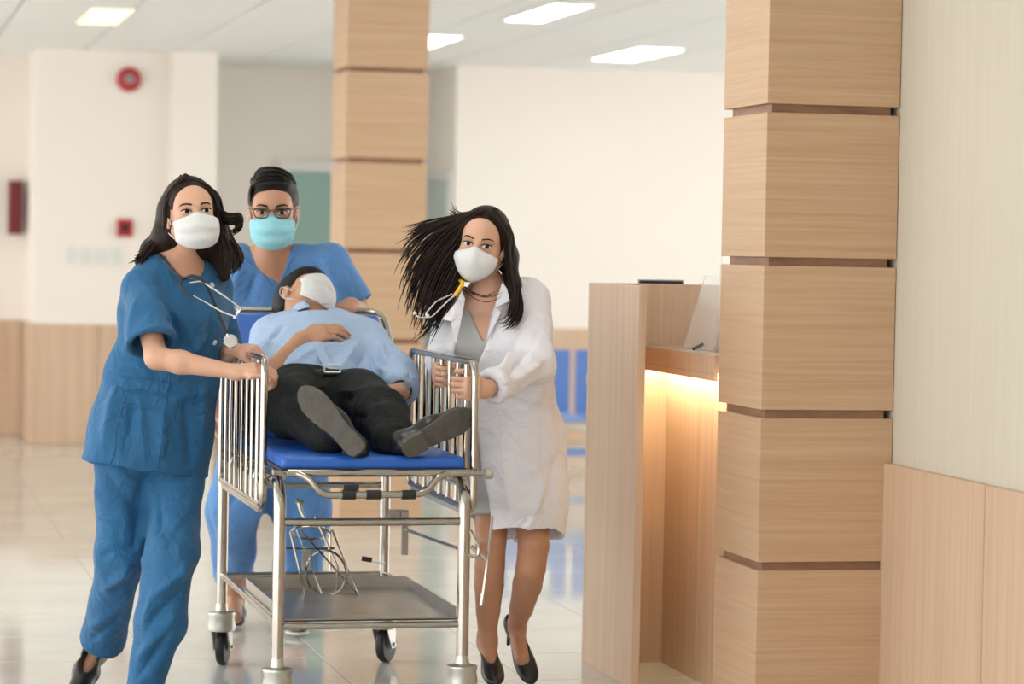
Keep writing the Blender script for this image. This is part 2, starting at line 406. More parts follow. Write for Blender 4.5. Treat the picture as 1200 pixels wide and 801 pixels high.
floor_m = tile_floor_mat()
floor = struct(sbox('floor', (-9, -5, -.12), (11, 24, -.002), tile_floor_mat(True)))
TS = .6; tme = MB().box((-TS/2+.002, -TS/2+.002, -.012), (TS/2-.002, TS/2-.002, 0)).mesh('floor_tile', floor_m, False, .0015, 1)
for i in range(-4, 16):
    for j in range(13, 28):
        cx, cy = i*TS+.11, j*TS+.2
        q = [prj((cx+a*TS/2, cy+b*TS/2, 0)) for a in (-1, 1) for b in (-1, 1)]
        if max(p[0] for p in q) < -10 or min(p[0] for p in q) > 760 or min(p[1] for p in q) > 815: continue
        t = bpy.data.objects.new('floor_tile', tme); COL.objects.link(t); t.location = (cx, cy, 0); t.parent = floor

ceil = struct(sbox('ceiling', (-3.6, -2.0, ZC+.02), (11, 24, ZC+.16), tile_white))
CTx = .65; cme = MB().box((-CTx/2+.011, -CTx/2+.007, 0), (CTx/2-.011, CTx/2-.007, .02)).mesh('ceiling_tile', tile_white, False, .003, 1)
for i in range(-2, 12):
    for j in range(0, 13):
        cx, cy = .93+CTx/2+i*CTx, 13.3+CTx/2+j*CTx
        q = [prj((cx+a*CTx/2, cy+b*CTx/2, ZC)) for a in (-1, 1) for b in (-1, 1)]
        if max(p[0] for p in q) < -10 or min(p[0] for p in q) > 900 or max(p[1] for p in q) < -10: continue
        t = bpy.data.objects.new('ceiling_tile', cme); COL.objects.link(t); t.location = (cx, cy, ZC); t.parent = ceil

YB = 19.7
# the hall stays open to the daylight at its left and right ends, which brightens the far wall and the doctor's right side
struct(sbox('wall_sky_blocker', (-1.6, -2.2, 0), (11, -2.0, ZC+.02), white_paint))  # unseen wall added behind the camera to block frontal sky light
wl = struct(sbox('wall_left', (1.25, YB, 0), (2.19, 21.4, ZC+.02), white_paint))
wr_ = struct(sbox('wall_recess', (-9, 20.6, 0), (1.25, 20.8, ZC+.02), white_paint))
struct(sbox('trim_1', (2.19, YB-.13, 0), (2.51, 21.2, ZC+.02), white_paint))
wb = struct(sbox('wall_back', (2.51, 21.0, 0), (4.34, 21.2, ZC+.02), white_paint))
wwh = struct(sbox('wall_far_right', (4.34, 20.0, 0), (11, 21.2, ZC+.02), white_paint))
# wainscot boards on the far walls
def boards(name, p0, p1, face, h, m, w=.62, t=.02):
    """row of wainscot boards; p0->p1 along the wall foot, face = outward direction"""
    p0, p1, face = map(lambda q: np.asarray(q, float), (p0, p1, face)); L = np.linalg.norm(p1-p0); d = (p1-p0)/L; n = max(1, round(L/w))
    base = None
    for i in range(n):
        a = p0+d*(L*i/n+.0025); b = p0+d*(L*(i+1)/n-.0025)
        lo = np.minimum(a, b); hi = np.maximum(a, b); f2 = face*t
        lo = np.minimum(lo, lo+f2); hi = np.maximum(hi, hi+f2); hi[2] = h
        o = MB().box(lo, hi).build('wainscot_board' if base else name, m, base, False, .002, 1)
        if base is None: base = struct(o)
    return base
boards('trim_2', (1.23, YB, 0), (2.19, YB, 0), (0, -1, 0), .85, WV)
boards('trim_3', (1.25, YB+.0, 0), (1.25, 20.58, 0), (-1, 0, 0), .85, WV)
boards('trim_4', (-2.0, 20.6, 0), (1.22, 20.6, 0), (0, -1, 0), .85, WV)
boards('trim_5', (4.34, 20.0, 0), (9.4, 20.0, 0), (0, -1, 0), .85, WV)
boards('trim_6', (2.51, 21.0, 0), (3.2, 21.0, 0), (0, -1, 0), .85, WV)
# doors
d1 = struct(sbox('door_1', (3.24, 20.96, 0), (4.12, 21.0, 2.0), teal_door, None, .003))
MB().box((3.16, 20.93, 0), (3.24, 21.0, 2.08)).box((4.12, 20.93, 0), (4.2, 21.0, 2.08)).box((3.24, 20.93, 2.0), (4.12, 21.0, 2.08)).build('door_frame', white_pl, d1, False)
MB().tube(bend([(3.36, 20.955, 1.0), (3.36, 20.90, 1.0), (3.48, 20.90, 1.0)], .02), .01).build('door_handle', chrome, d1)
glass_pale = mat('pale_teal_glazing', (.52, .62, .58), .2)
d2 = struct(sbox('door_2', (4.315, 20.12, 0), (4.34, 20.9, 1.95), glass_pale))
MB().box((4.305, 20.06, 0), (4.34, 20.12, 2.02)).box((4.305, 20.9, 0), (4.34, 20.96, 2.02)).box((4.305, 20.12, 1.95), (4.34, 20.9, 2.02)).build('door_frame', white_pl, d2, False)
# near right wall: papered wall with a wood wainscot
paper = mat('beige_wallpaper', (.60, .55, .46), .75, vary=.03, vscale=1, stretch=(60, 60, 1.2), bump=.1, bscale=2)
struct(sbox('wall_right', (3.127, 3.0, 0), (3.30, 8.41, ZC+.02), paper))
for k, (a, b) in enumerate(((7.205, 8.0), (6.4, 7.198), (5.6, 6.393), (4.8, 5.593))):
    if k == 0: wr0 = struct(MB().box((3.10, a, 0), (3.127, b, .80)).build('trim_7', WV, None, False, .0015, 1))
    else: MB().box((3.10, a, 0), (3.127, b, .80)).build('wainscot_board', WV, wr0, False, .0015, 1)

# ================================================================== pillars
PW = .428
blk = {}
def pillar(u, v, label, extra):
    p = thing('pillar', label, 'pillar', (u+PW/2, v+PW/2, 0), 'oak clad square pillars')
    MB().box((u+.022, v+.022, 0), (u+PW-.022, v+PW-.022, ZC+.02)).build('pillar_core', WC, p, False)
    z1 = 1.881; sp = .4658
    zs = [z1+sp*k for k in (2, 1, 0, -1, -2, -3)]
    edges = [(zs[i+1]+.013, min(zs[i]-.013, ZC)) for i in range(5)]+[(.0, zs[5]-.013)]
    for a, b in edges:
        h = round(b-a, 4)
        if h not in blk: blk[h] = MB().box((0, 0, 0), (PW, PW, h)).mesh('cladding_block', WH, False, .0015, 1)
        link('cladding_block', blk[h], p, (u, v, a))
    return p
pillar(2.697, 7.981, 'oak clad square pillar with dark grooves beside the reception desk and beige wall', 0)
pillar(2.459, 14.0, 'oak clad square pillar with dark grooves standing free behind the stretcher', 0)

# ================================================================== reception desk
desk = thing('reception_desk', 'oak reception desk with tall end screen and lit recess under its counter', 'desk', (2.9, 8.9, 0))
MB().box((2.504, 8.673, 0), (2.53, 9.28, 1.326)).build('side_panel', WV, desk, False, .0015, 1)
MB().box((2.504, 9.282, 0), (3.6, 9.31, 1.326)).build('end_screen', WV, desk, False, .0015, 1)
MB().box((2.688, 8.432, 1.05), (3.3, 9.28, 1.11)).box((2.688, 8.432, 1.027), (2.703, 9.28, 1.05)).build('counter_top', WV, desk, False, .0015, 1)
for a, b in ((8.835, 9.28), (8.432, 8.832)): MB().box((2.775, a, 0), (2.80, b, 1.027)).build('front_panel', WV, desk, False, .001, 1)
MB().box((2.53, 9.24, 0), (2.775, 9.28, 1.027)).build('return_panel', WV, desk, False)
led = mat('warm_led', (1, .85, .55), .5, emit=(1, .90, .60), estr=26)
MB().box((2.706, 8.44, 1.032), (2.73, 9.24, 1.049)).build('led_strip', led, desk, False)
mon = thing('monitor', 'thin black monitor edge showing above the desk end screen', 'monitor', (2.8, 9.42, 1.1))
MB().box((2.715, 9.40, 1.05), (2.878, 9.425, 1.334)).build('screen_housing', black_plastic, mon, False, .004)
MB().box((2.715, 9.40, 1.3342), (2.878, 9.425, 1.339)).build('top_edge', grey_pl, mon, False)
MB().box((2.72, 9.36, .985), (2.87, 9.46, 1.0)).box((2.78, 9.405, 1.0), (2.81, 9.42, 1.06)).build('stand', black_plastic, mon, False)
MB().box((2.62, 9.311, .95), (3.6, 9.75, .985)).build('worktop', WV, desk, False)
acr = mat('clear_acrylic', (.9, .93, .94), .08, **{'Alpha': .3})
bh = thing('brochure_holder', 'clear acrylic brochure holder standing on the counter beside the pillar', 'holder', (2.84, 8.85, 1.111))
MB().prism([(2.765, 8.72, 1.111), (2.835, 8.72, 1.36), (2.842, 8.72, 1.36), (2.775, 8.72, 1.111)], (0, .3, 0)).build('front_sheet', acr, bh, False)
MB().prism([(2.835, 8.62, 1.111), (2.85, 8.62, 1.47), (2.858, 8.62, 1.47), (2.845, 8.62, 1.111)], (0, .26, 0)).build('back_sheet', acr, bh, False)
MB().box((2.765, 8.66, 1.111), (2.93, 9.03, 1.116)).build('foot', acr, bh, False)
paperw = mat('white_paper', (.85, .85, .85), .7)
o = MB().prism([(2.85, 8.7, 1.118), (2.865, 8.7, 1.24), (2.875, 8.7, 1.24), (2.862, 8.7, 1.118)], (0, .2, 0)).build('leaflet', paperw, None, False)
tag(o, 'white leaflet inside the clear acrylic holder', 'leaflet')
o = MB().tube([at(813, 408, 9.0)+V(0, 0, .0), at(823, 403, 9.05)], .006, 8).build('pen', black_plastic, None)
o.location.z += 1.118-min(v.co.z for v in o.data.vertices)+.0; tag(o, 'short black pen lying on the counter beside the acrylic holder', 'pen')

# ================================================================== things on the far walls
bell = thing('fire_alarm_bell', 'round red fire alarm bell with grey centre high on the wall', 'alarm bell', (1.895, YB, 2.589))
MB().lathe((1.895, YB, 2.589), (0, -1, 0), [(.088, 0), (.088, .02), (.080, .045), (.05, .06), (.02, .064)], 28).build('gong', red_paint, bell)
MB().lathe((1.895, YB-.055, 2.589), (0, -1, 0), [(.034, 0), (.034, .012), (.012, .02)], 18).build('hub', grey_pl, bell)
cp = thing('fire_call_point', 'small red square fire call point with dark centre on the wall', 'call point', (1.879, YB, 1.48))
MB().box((1.825, YB-.04, 1.475), (1.933, YB, 1.6)).build('housing', red_paint, cp, False, .006)
MB().box((1.853, YB-.046, 1.51), (1.905, YB-.038, 1.565)).build('push_plate', black_plastic, cp, False)
for k in range(4):
    x = 1.50+k*.105
    sp_ = thing('switch_plate', 'white light switch plate in the row below the red call point', 'switch', (x, YB, 1.28), 'row of light switches')
    MB().box((x-.035, YB-.012, 1.275), (x+.035, YB, 1.395)).build('plate', white_pl, sp_, False, .003)
    MB().box((x-.012, YB-.017, 1.315), (x+.012, YB-.011, 1.355)).build('rocker', white_pl, sp_, False)
fc = thing('fire_hose_cabinet', 'dark red fire cabinet hung in the wall recess', 'cabinet', (1.14, 20.6, 1.49))
MB().box((1.11, 20.46, 1.48), (1.205, 20.6, 1.87)).build('cabinet_body', dark_red, fc, False, .004)
MB().box((1.12, 20.445, 1.495), (1.195, 20.461, 1.855)).build('cabinet_door', dark_red, fc, False, .003)

# waiting bench, row of blue seats
seat_blue = mat('blue_seat_shell', (.11, .23, .58), .4); seat_pale = mat('pale_blue_seat_shell', (.22, .34, .68), .4)
bench = thing('waiting_bench', 'row of blue waiting seats on a steel beam behind the reception desk', 'bench', (4.7, 17.0, 0))
for k in range(4):
    x = 4.0+k*.52
    b = MB()
    # backrest with two round-cornered cut-outs
    yb = 17.12
    for (xa, xb, za, zb) in ((.01, .49, .40, .60), (.01, .10, .60, .76), (.19, .30, .60, .76), (.39, .49, .60, .76), (.01, .49, .76, .80)):
        b.box((x+xa, yb, za), (x+xb, yb+.02, zb))
    b.build('backrest', seat_blue, bench, False)
    MB().box((x+.01, 16.72, .36), (x+.49, 17.12, .40)).build('seat', seat_pale, bench, False, .008)
MB().box((4.0, 16.9, .29), (6.06, 16.96, .35)).build('beam', steel, bench, False, .004)
for x in (4.3, 5.7):
    MB().box((x-.03, 16.9, .05), (x+.03, 16.96, .29)).box((x-.03, 16.66, 0), (x+.03, 17.2, .05)).build('leg', grey_pl, bench, False, .003)
MB().box((4.02, 16.93, .13), (6.04, 16.97, .18)).build('foot_rail', seat_pale, bench, False)

# ceiling lamps
dif = mat('lamp_diffuser', (.9, .9, .9), .5, emit=(.97, 1.0, .96), estr=LAMP)
difw = mat('warm_lamp_diffuser', (.8, .8, .75), .5, emit=(1.0, .86, .50), estr=.75)
lm = None
def lamp(x, y, w, l, label, warm=False, group='ceiling lamps', name='ceiling_light'):
    t = thing(name, label, 'ceiling light', (x, y, ZC), group)
    a = .012
    MB().box((x-w/2-a, y-l/2-a, ZC-.012), (x-w/2, y+l/2+a, ZC)).box((x+w/2, y-l/2-a, ZC-.012), (x+w/2+a, y+l/2+a, ZC)) \
        .box((x-w/2, y-l/2-a, ZC-.012), (x+w/2, y-l/2, ZC)).box((x-w/2, y+l/2, ZC-.012), (x+w/2, y+l/2+a, ZC)).build('frame', white_pl, t, False)
    MB().box((x-w/2, y-l/2, ZC-.008), (x+w/2, y+l/2, ZC)).build('diffuser', difw if warm else dif, t, False)
lamp(1.455, 16.67, .25, 1.25, 'yellowish recessed strip light in the ceiling before the alarm bell', True)
lamp(3.83, 15.26, .23, 1.2, 'cool white strip light in the ceiling between the two pillars')
lamp(3.66, 17.75, .22, 1.1, 'cool white strip light in the ceiling right behind the free pillar')
lamp(5.2, 18.2, .32, 1.25, 'cool white strip light in the ceiling close to the white far wall')
# the same fittings carry on along the ceiling nearer than the picture shows
for x, y in ((1.46, 4.0), (1.46, 8.0), (1.46, 12.0), (3.9, 12.0), (-1.2, 6.0), (-1.2, 10.0)):
    lamp(x, y, .25, 1.25, 'white strip light in the ceiling over the near corridor', False, 'ceiling lamps over the near corridor', 'ceiling_light_offscreen')

# ================================================================== stretcher
GU, GV = 1.5173, 8.0662
def g(x, y, z): return np.array([GU+x, GV+y, z])
st = thing('stretcher', 'stainless steel wheeled hospital stretcher with blue mattress and barred side rails', 'stretcher', (GU, GV+.63, 0))
LX, LL = .28, 1.266
for sx in (-1, 1):
    MB().tube(bend([g(sx*LX, 0, .205), g(sx*LX, 0, .735), g(sx*LX, .22, .735)], .085, 8), .0185, 14).build('leg', steel, st)
    MB().tube(bend([g(sx*LX, LL, .205), g(sx*LX, LL, .735), g(sx*LX, LL-.22, .735)], .085, 8), .0185, 14).build('leg', steel, st)
    MB().tube([g(sx*LX, .2, .735), g(sx*LX, LL-.2, .735)], .0185, 14).build('side_tube', steel, st)
    MB().tube([g(sx*LX, 0, .312), g(sx*LX, LL, .312)], .0105, 12).build('base_tube', steel, st)
for y, z, r in ((0, .618, .0115), (LL, .618, .0115), (0, .309, .0105), (LL, .309, .0105)):
    MB().tube([g(-LX, y, z), g(LX, y, z)], r, 12).build('crossbar', steel, st)
# casters
def caster(x, y, yaw):
    c = g(x, y, 0)
    f = MB().lathe(c+Z_*.118, Z_, [(.030, 0), (.046, .004), (.048, .02), (.044, .05), (.047, .058), (.046, .066), (.022, .072), (.018, .098)], 24)
    fo = nrm((math.sin(yaw), math.cos(yaw), 0)); sd = np.array([fo[1], -fo[0], 0])
    hub = c+fo*.03+Z_*.0625
    for s in (-1, 1):
        p = [c+Z_*.125+fo*(-.03), c+Z_*.125+fo*.045, hub+fo*.016-Z_*.012, hub-fo*.018-Z_*.012]
        f.prism([q+sd*s*.026 for q in p], sd*s*.004)
    f.tube([hub-sd*.036, hub+sd*.036], .007, 8)
    k = f.build('caster', zinc, st)
    a = np.arange(0, 7)/6*math.pi
    w = MB().lathe(hub-sd*.016, sd, [(.046, 0), (.058, .001), (.0622, .007), (.0622, .025), (.058, .031), (.046, .032)], 28)
    w.build('wheel', black_rubber, k)
    MB().lathe(hub-sd*.0185, sd, [(.018, 0), (.022, .002), (.045, .004), (.045, .033), (.022, .035), (.018, .037)], 22).build('wheel_hub', grey_pl, k)
for x, y, a in ((-LX, 0, .5), (LX, 0, -.2), (-LX, LL, .35), (LX, LL, .6)): caster(x, y, a)
# bed platform
MB().tube([g(-.262, -.03, .767), g(.30, -.03, .767)], .012, 12).tube([g(.30, -.03, .767), g(.335, -.03, .765)], .007, 10).build('foot_bar', steel, st)
MB().lathe(g(.33, -.03, .765), (1, 0, 0), [(.010, 0), (.0155, .004), (.0165, .012), (.0165, .022), (.012, .027)], 18).build('bumper', zinc, st)
for sx in (-1, 1):
    MB().tube([g(sx*.255, -.03, .767), g(sx*.255, .80, .767)], .012, 12).build('platform_tube', steel, st)
    [MB().box(g(sx*.268-.02, y, .735), g(sx*.268+.02, y+.03, .767)).build('bracket', steel_dull, st, False, .002) for y in (.10, .62)]
MB().tube(bend([g(-.24, -.03, .767), g(-.205, -.05, .755), g(-.165, -.06, .703), g(.145, -.06, .706), g(.185, -.05, .755), g(.22, -.03, .767)], .045, 6), .0105, 12).build('push_handle', steel, st)
for x, w in ((-.085, .04), (-.01, .045), (.095, .04)):
    MB().tube([g(x-w/2, -.06, .7045), g(x+w/2, -.06, .7045)], .0145, 10).build('strap', black_plastic, st)
MB().box(g(-.10, -.062, .715), g(-.055, -.052, .735)).build('strap', black_plastic, st, False)
MB().box(g(-.262, 0, .758), g(.262, .80, .772)).build('bed_board', steel_dull, st, False)
MB().box(g(-.28, -.025, .772), g(.275, .82, .815)).build('mattress', blue_vinyl, st, True, .016, 3)
MB().box(g(-.283, -.028, .7735), g(.278, .8, .781)).build('mattress_base', black_plastic, st, False)
BA = math.radians(35); hy, hz = .76, .80
def bk(x, l, n): return g(x, hy+l*math.cos(BA)-n*math.sin(BA), hz+l*math.sin(BA)+n*math.cos(BA))
b = MB(); cr8 = [(-.25, 0, -.02), (.25, 0, -.02), (.25, .66, -.02), (-.25, .66, -.02), (-.25, 0, .035), (.25, 0, .035), (.25, .66, .035), (-.25, .66, .035)]
b.raw([bk(*c) for c in cr8], [(0,3,2,1),(4,5,6,7),(0,1,5,4),(1,2,6,5),(2,3,7,6),(3,0,4,7)]).build('backrest', blue_vinyl, st, True, .016, 3)
MB().tube(bend([bk(-.278, 0, -.03), bk(-.278, .72, .0), bk(.278, .72, .0), bk(.278, 0, -.03)], .07, 8), .0125, 12).build('backrest_frame', steel, st)
for sx in (-1, 1): MB().tube([bk(sx*.2, .45, -.03), g(sx*.2, LL-.05, .735)], .009, 8).build('backrest_strut', steel, st)
MB().tube([g(-LX, LL-.05, .735), g(LX, LL-.05, .735)], .011, 10).build('crossbar', steel, st)
# side rails
def rail(x, y0, y1, z0, z1):
    root = MB().tube(bend([g(x, (y0+y1)/2, z0), g(x, y0, z0), g(x, y0, z1), g(x, y1, z1), g(x, y1, z0), g(x, (y0+y1)/2-.001, z0)], .045, 7), .0115, 12).build('side_rail', steel, st)
    n = 7
    for i in range(n):
        y = y0+(y1-y0)*(i+1)/(n+1)
        MB().tube([g(x, y, z0), g(x, y, z1)], .0085, 10).build('rail_bar', steel, root)
    MB().box(g(x-.006, y0+.05, z0-.022), g(x+.006, y1-.05, z0-.008)).build('bottom_strip', steel_dull, root, False)
    s = -1 if x > 0 else 1
    for y in (y0+.2, y1-.25):
        MB().tube(bend([g(x, y, z0+.07), g(x+s*.01, y, .745), g(s*-.28, y, .735)], .02), .008, 8).build('rail_hinge', zinc, root)
    MB().tube([g(x+s*.0, y0+.05, z0+.01), g(x, y0+.16, z0+.1)], .004, 6).build('latch_rod', zinc, root)
rail(-.31, .15, 1.1, .65, 1.095)
rail(.305, .0, .97, .65, 1.095)
# lower tray with raised rim
tr = MB(); ty0, ty1, tz = .03, .80, .318
tr.box(g(-.262, ty0, tz), g(.262, ty1, tz+.004))
for lo, hi in (((-.266, ty1-.004, tz), (.266, ty1, tz+.04)), ((-.266, ty0, tz), (-.262, ty1, tz+.04)), ((.262, ty0, tz), (.266, ty1, tz+.04)), ((-.262, ty0, tz), (.262, ty0+.004, tz+.008))): tr.box(g(*lo), g(*hi))
tr.build('tray', steel_dull, st, False)
# wire oxygen bottle rack standing on the tray
rk = MB()
def circ(c, r, ax, n=28):
    ax = nrm(ax); X = nrm(np.cross(ax, Z_)); Y = np.cross(ax, X); a = np.linspace(0, 2*math.pi, n+1); return [c+r*(math.cos(t)*X+math.sin(t)*Y) for t in a]
d0 = 8.85
def pw(x, y, dd=0): return at(x, y, d0+dd)
tz_ = .325
for pts in ([(358, 697), (340, 622)], [(377, 697), (343, 610), (420, 697), (389, 620)], [(393, 697), (396, 665), (369, 605)]):
    rk.tube([pw(*p) for p in pts], .0042, 6)
rk.tube(circ(pw(382, 671), .072, D_+R_*.4), .0042, 6); rk.tube(circ(pw(364, 624, .05), .062, D_*.5+Z_), .0042, 6)
rk.tube([pw(335, 642, .05), pw(392, 642, .05)], .004, 6); rk.tube([pw(358, 697), pw(420, 697)], .0055, 6); rk.tube([pw(387, 620, .05), pw(387, 668, .05)], .004, 6)
rk.build('bottle_rack', steel, st)
MB().tube(bend([pw(350, 588), pw(353, 600), pw(357, 606)], .01), .007, 8).tube([pw(347, 586), pw(356, 590)], .008, 8).build('thumb_screw', zinc, st)
MB().box(pw(354, 668, .05)-.0, pw(360, 642, .05)+np.array([.012, .004, 0])).build('rack_plate', steel_dull, st, False)
# lever and bracket at the far right leg, drip stand arm at the near right leg
rl = g(LX, LL, 0)
MB().tube([at(424, 654, 9.2), at(436, 656, 9.2)], .0085, 10).build('lever_knob', black_plastic, st)
MB().tube([at(434, 656, 9.2), at(450, 660, 9.38)], .004, 6).build('lever', steel, st)
q = at(468, 600, 9.36)
MB().box(at(455, 606, 9.42), at(480, 597, 9.40)+np.array([0, .012, 0])).build('bracket', steel_dull, st, False); MB().box(at(471, 650, 9.38), at(479, 600, 9.38)+np.array([0, .02, 0])).build('bracket_plate', steel_dull, st, False)
MB().tube([at(475, 620, 9.36), at(540, 643, 8.6)], .0065, 8).build('brace_rod', steel, st)
MB().tube(bend([at(548, 650, 8.15), at(560, 653, 8.15), at(562, 640, 8.15), at(552, 622, 8.2)], .02), .005, 8).tube([at(552, 640, 8.17), at(572, 657, 8.15)], .006, 8).build('bracket_arm', steel, st)
MB().tube(bend([at(577, 605, 8.12), at(575, 625, 8.13), at(571, 660, 8.15), at(566, 697, 8.15)], .02), .0042, 8).tube([at(566, 695, 8.15), at(564, 709, 8.15)], .006, 8).build('drip_hook', steel, st)

# ================================================================== people
def frame(az, pitch, roll=0, fwd=None, up=None):
    """head axes (x = person's right, y = face, z = crown); az > 0 turns the face to picture right, pitch > 0 lifts the chin"""
    if fwd is None:
        a, p = math.radians(az), math.radians(pitch)
        h = -D_*math.cos(a)+R_*math.sin(a); y = h*math.cos(p)+Z_*math.sin(p); up = Z_*math.cos(p)-h*math.sin(p)
    else: y = nrm(fwd); up = nrm(up-y*(np.asarray(up)@y))
    x = np.cross(y, up); r = math.radians(roll)
    x2 = x*math.cos(r)+up*math.sin(r); z2 = up*math.cos(r)-x*math.sin(r)
    return np.stack([x2, y, z2], 1)
class Head:
    def __init__(s, c, A, sc=1.0): s.c = np.asarray(c, float); s.A = A; s.s = sc
    def w(s, x, y, z): return s.c+s.A@np.array([x, y, z])*s.s
    def ell(s, F, p, r, k=.015, op='u', tilt=0):
        F.ell(s.w(*p), np.array(r)*s.s, s.A, k*s.s, op)
    def cone(s, F, a, b, ra, rb, k=.012, op='u'): F.cone(s.w(*a), s.w(*b), ra*s.s, rb*s.s, k*s.s, op)
    def skull(s, F, neck, rn=.05):
        s.ell(F, (0, -.018, .032), (.073, .092, .083)); s.ell(F, (0, .018, -.018), (.064, .070, .080), .02)
        s.ell(F, (0, .03, .035), (.060, .060, .062), .02)
        for i in (-1, 1):
            s.cone(F, (i*.052, -.005, -.052), (i*.016, .062, -.094), .019, .018, .02)
            s.ell(F, (i*.037, .055, -.032), (.026, .026, .026), .02)
            s.cone(F, (i*.012, .087, .019), (i*.046, .068, .018), .009, .008, .012)
            s.ell(F, (i*.0315, .097, .001), (.019, .014, .011), .012, 's')
            s.ell(F, (i*.076, -.008, -.012), (.009, .019, .031), .006)
            s.ell(F, (i*.083, -.002, -.008), (.006, .010, .018), .005, 's')
        s.ell(F, (0, .064, -.098), (.026, .022, .018), .015)
        s.cone(F, (0, .086, .008), (0, .107, -.036), .008, .012, .012)
        s.ell(F, (0, .090, -.068), (.024, .010, .012), .012)
        F.cone(s.w(0, -.022, -.045), neck, rn*.95, rn, .03)
    def eyes(s, P, brow=(.0065, hair_dark), gaze=(0, 0), open_=.0066):
        for i in (-1, 1):
            b = MB(); n, m = 16, 8
            # almond shaped eyeball patch
            vs = []; cx, cz = i*.0315, .0
            ex = np.linspace(-1, 1, 17)
            for t in ex:
                up_ = open_*(1-t*t)**.75+.0003; dn = -open_*.8*(1-t*t)**.8-.0003
                for q in np.linspace(0, 1, 7):
                    zz = dn+(up_-dn)*q+t*i*.0008; xx = t*.0165
                    yy = .0835+.006*math.sqrt(max(0, 1-(xx/.019)**2-(zz/.019)**2))-abs(cx+xx)*.0-(.09*max(0, xx*i))
                    vs.append(s.w(cx+xx, yy, cz+zz))
            b.raw(vs, [(a*7+c, (a+1)*7+c, (a+1)*7+c+1, a*7+c+1) for a in range(16) for c in range(6)])
            e = b.build('eye', eye_white, P, True)
            # iris disc
            b = MB(); gx, gz = gaze; rr = .0068; vs = [s.w(cx+gx, .0901-.09*max(0, gx*i), cz+gz)]
            for a in np.linspace(0, 2*math.pi, 18, endpoint=False):
                xx = gx+rr*math.cos(a); zz = np.clip(gz+rr*math.sin(a), -open_*.85, open_*.95); vs.append(s.w(cx+xx, .0897-.09*max(0, xx*i), cz+zz))
            b.raw(vs, [(0, 1+k, 1+(k+1) % 18) for k in range(18)]); b.build('iris', iris, e, True)
            L = []
            for t in np.linspace(-1.05, 1.08, 14):
                L.append(s.w(cx+t*i*.0168, .0908-.09*max(0, t*.0165), cz+open_*max(0, 1-t*t)**.75+.0006+(.0012*max(0, t-.5))+t*.0008))
            MB().tube(L, [.0008]+[.0019]*12+[.0010], 6).build('eyelashes', hair_dark, P)
            L = [s.w(i*x, y, z) for x, y, z in ((.013, .0985, .019), (.022, .0955, .0225), (.033, .0895, .0245), (.043, .082, .0235), (.052, .072, .0185))]
            L = spline(L, 14); MB().tube(L, np.array([.5, .9, 1, 1, 1, 1, 1, .95, .9, .8, .7, .55, .4, .2])*brow[0]*.5, 6, flat=.8).build('eyebrow', brow[1], P)
    def mask(s, P, m, kind='flat', loops=True, lift=0, wide=1):
        n, k = 25, 17; vs = []
        for a in range(n):
            u = -1+2*a/(n-1)
            for c in range(k):
                v = c/(k-1)
                ph = u*1.18
                zt = -.004-.020*abs(u)**1.6-.012*(1-math.exp(-(u/.22)**2)); zb = -.122+.052*abs(u)**1.5
                if kind == 'flat': zt = -.005-.013*abs(u)**1.6-.010*(1-math.exp(-(u/.25)**2)); zb = -.121+.036*abs(u)**2
                zt += lift*max(0, math.cos(ph)); z = zt+(zb-zt)*v
                pr = np.interp(v, [0, .12, .32, .6, .85, 1], [.101, .112, .1235, .119, .110, .092])
                if kind == 'fold': pr += .008*math.exp(-(u/.16)**2)*math.sin(math.pi*min(1, v*1.1))
                ys = .020; y = ys+(pr-ys)*max(0, math.cos(ph))**.75
                x = .0715*wide*math.sin(ph)/math.sin(1.18)*(1-(.10 if kind == 'fold' else .05)*max(0, v-.5)*2)
                if kind == 'flat': y += .0030*math.sin(v*19)*math.cos(ph)
                y += .0012*math.sin(u*17+v*9)*math.sin(math.pi*v)
                vs.append(s.w(x, y+.003, z))
        b = MB().raw(vs, [(a*k+c, (a+1)*k+c, (a+1)*k+c+1, a*k+c+1) for a in range(n-1) for c in range(k-1)])
        o = b.build('face_mask', m, P, True)
        md = o.modifiers.new('t', 'SOLIDIFY'); md.thickness = .002; md.offset = -1
        if loops:
            for i in (-1, 1):
                p = spline([s.w(i*.0705, .022, -.03), s.w(i*.079, .0, .0), s.w(i*.0865, -.018, .014), s.w(i*.085, -.026, -.012), s.w(i*.08, -.01, -.045), s.w(i*.0665, .024, -.075)], 22)
                MB().tube(p, .0014, 6).build('ear_loop', mask_white, o)
        return o
    def cap(s, F, big=.0, cut=True, low=-.05):
        s.ell(F, (0, -.022, .038), (.081+big, .100+big, .088+big), .01)
        s.ell(F, (0, -.045, -.01), (.077+big, .073+big, .085+big), .02)
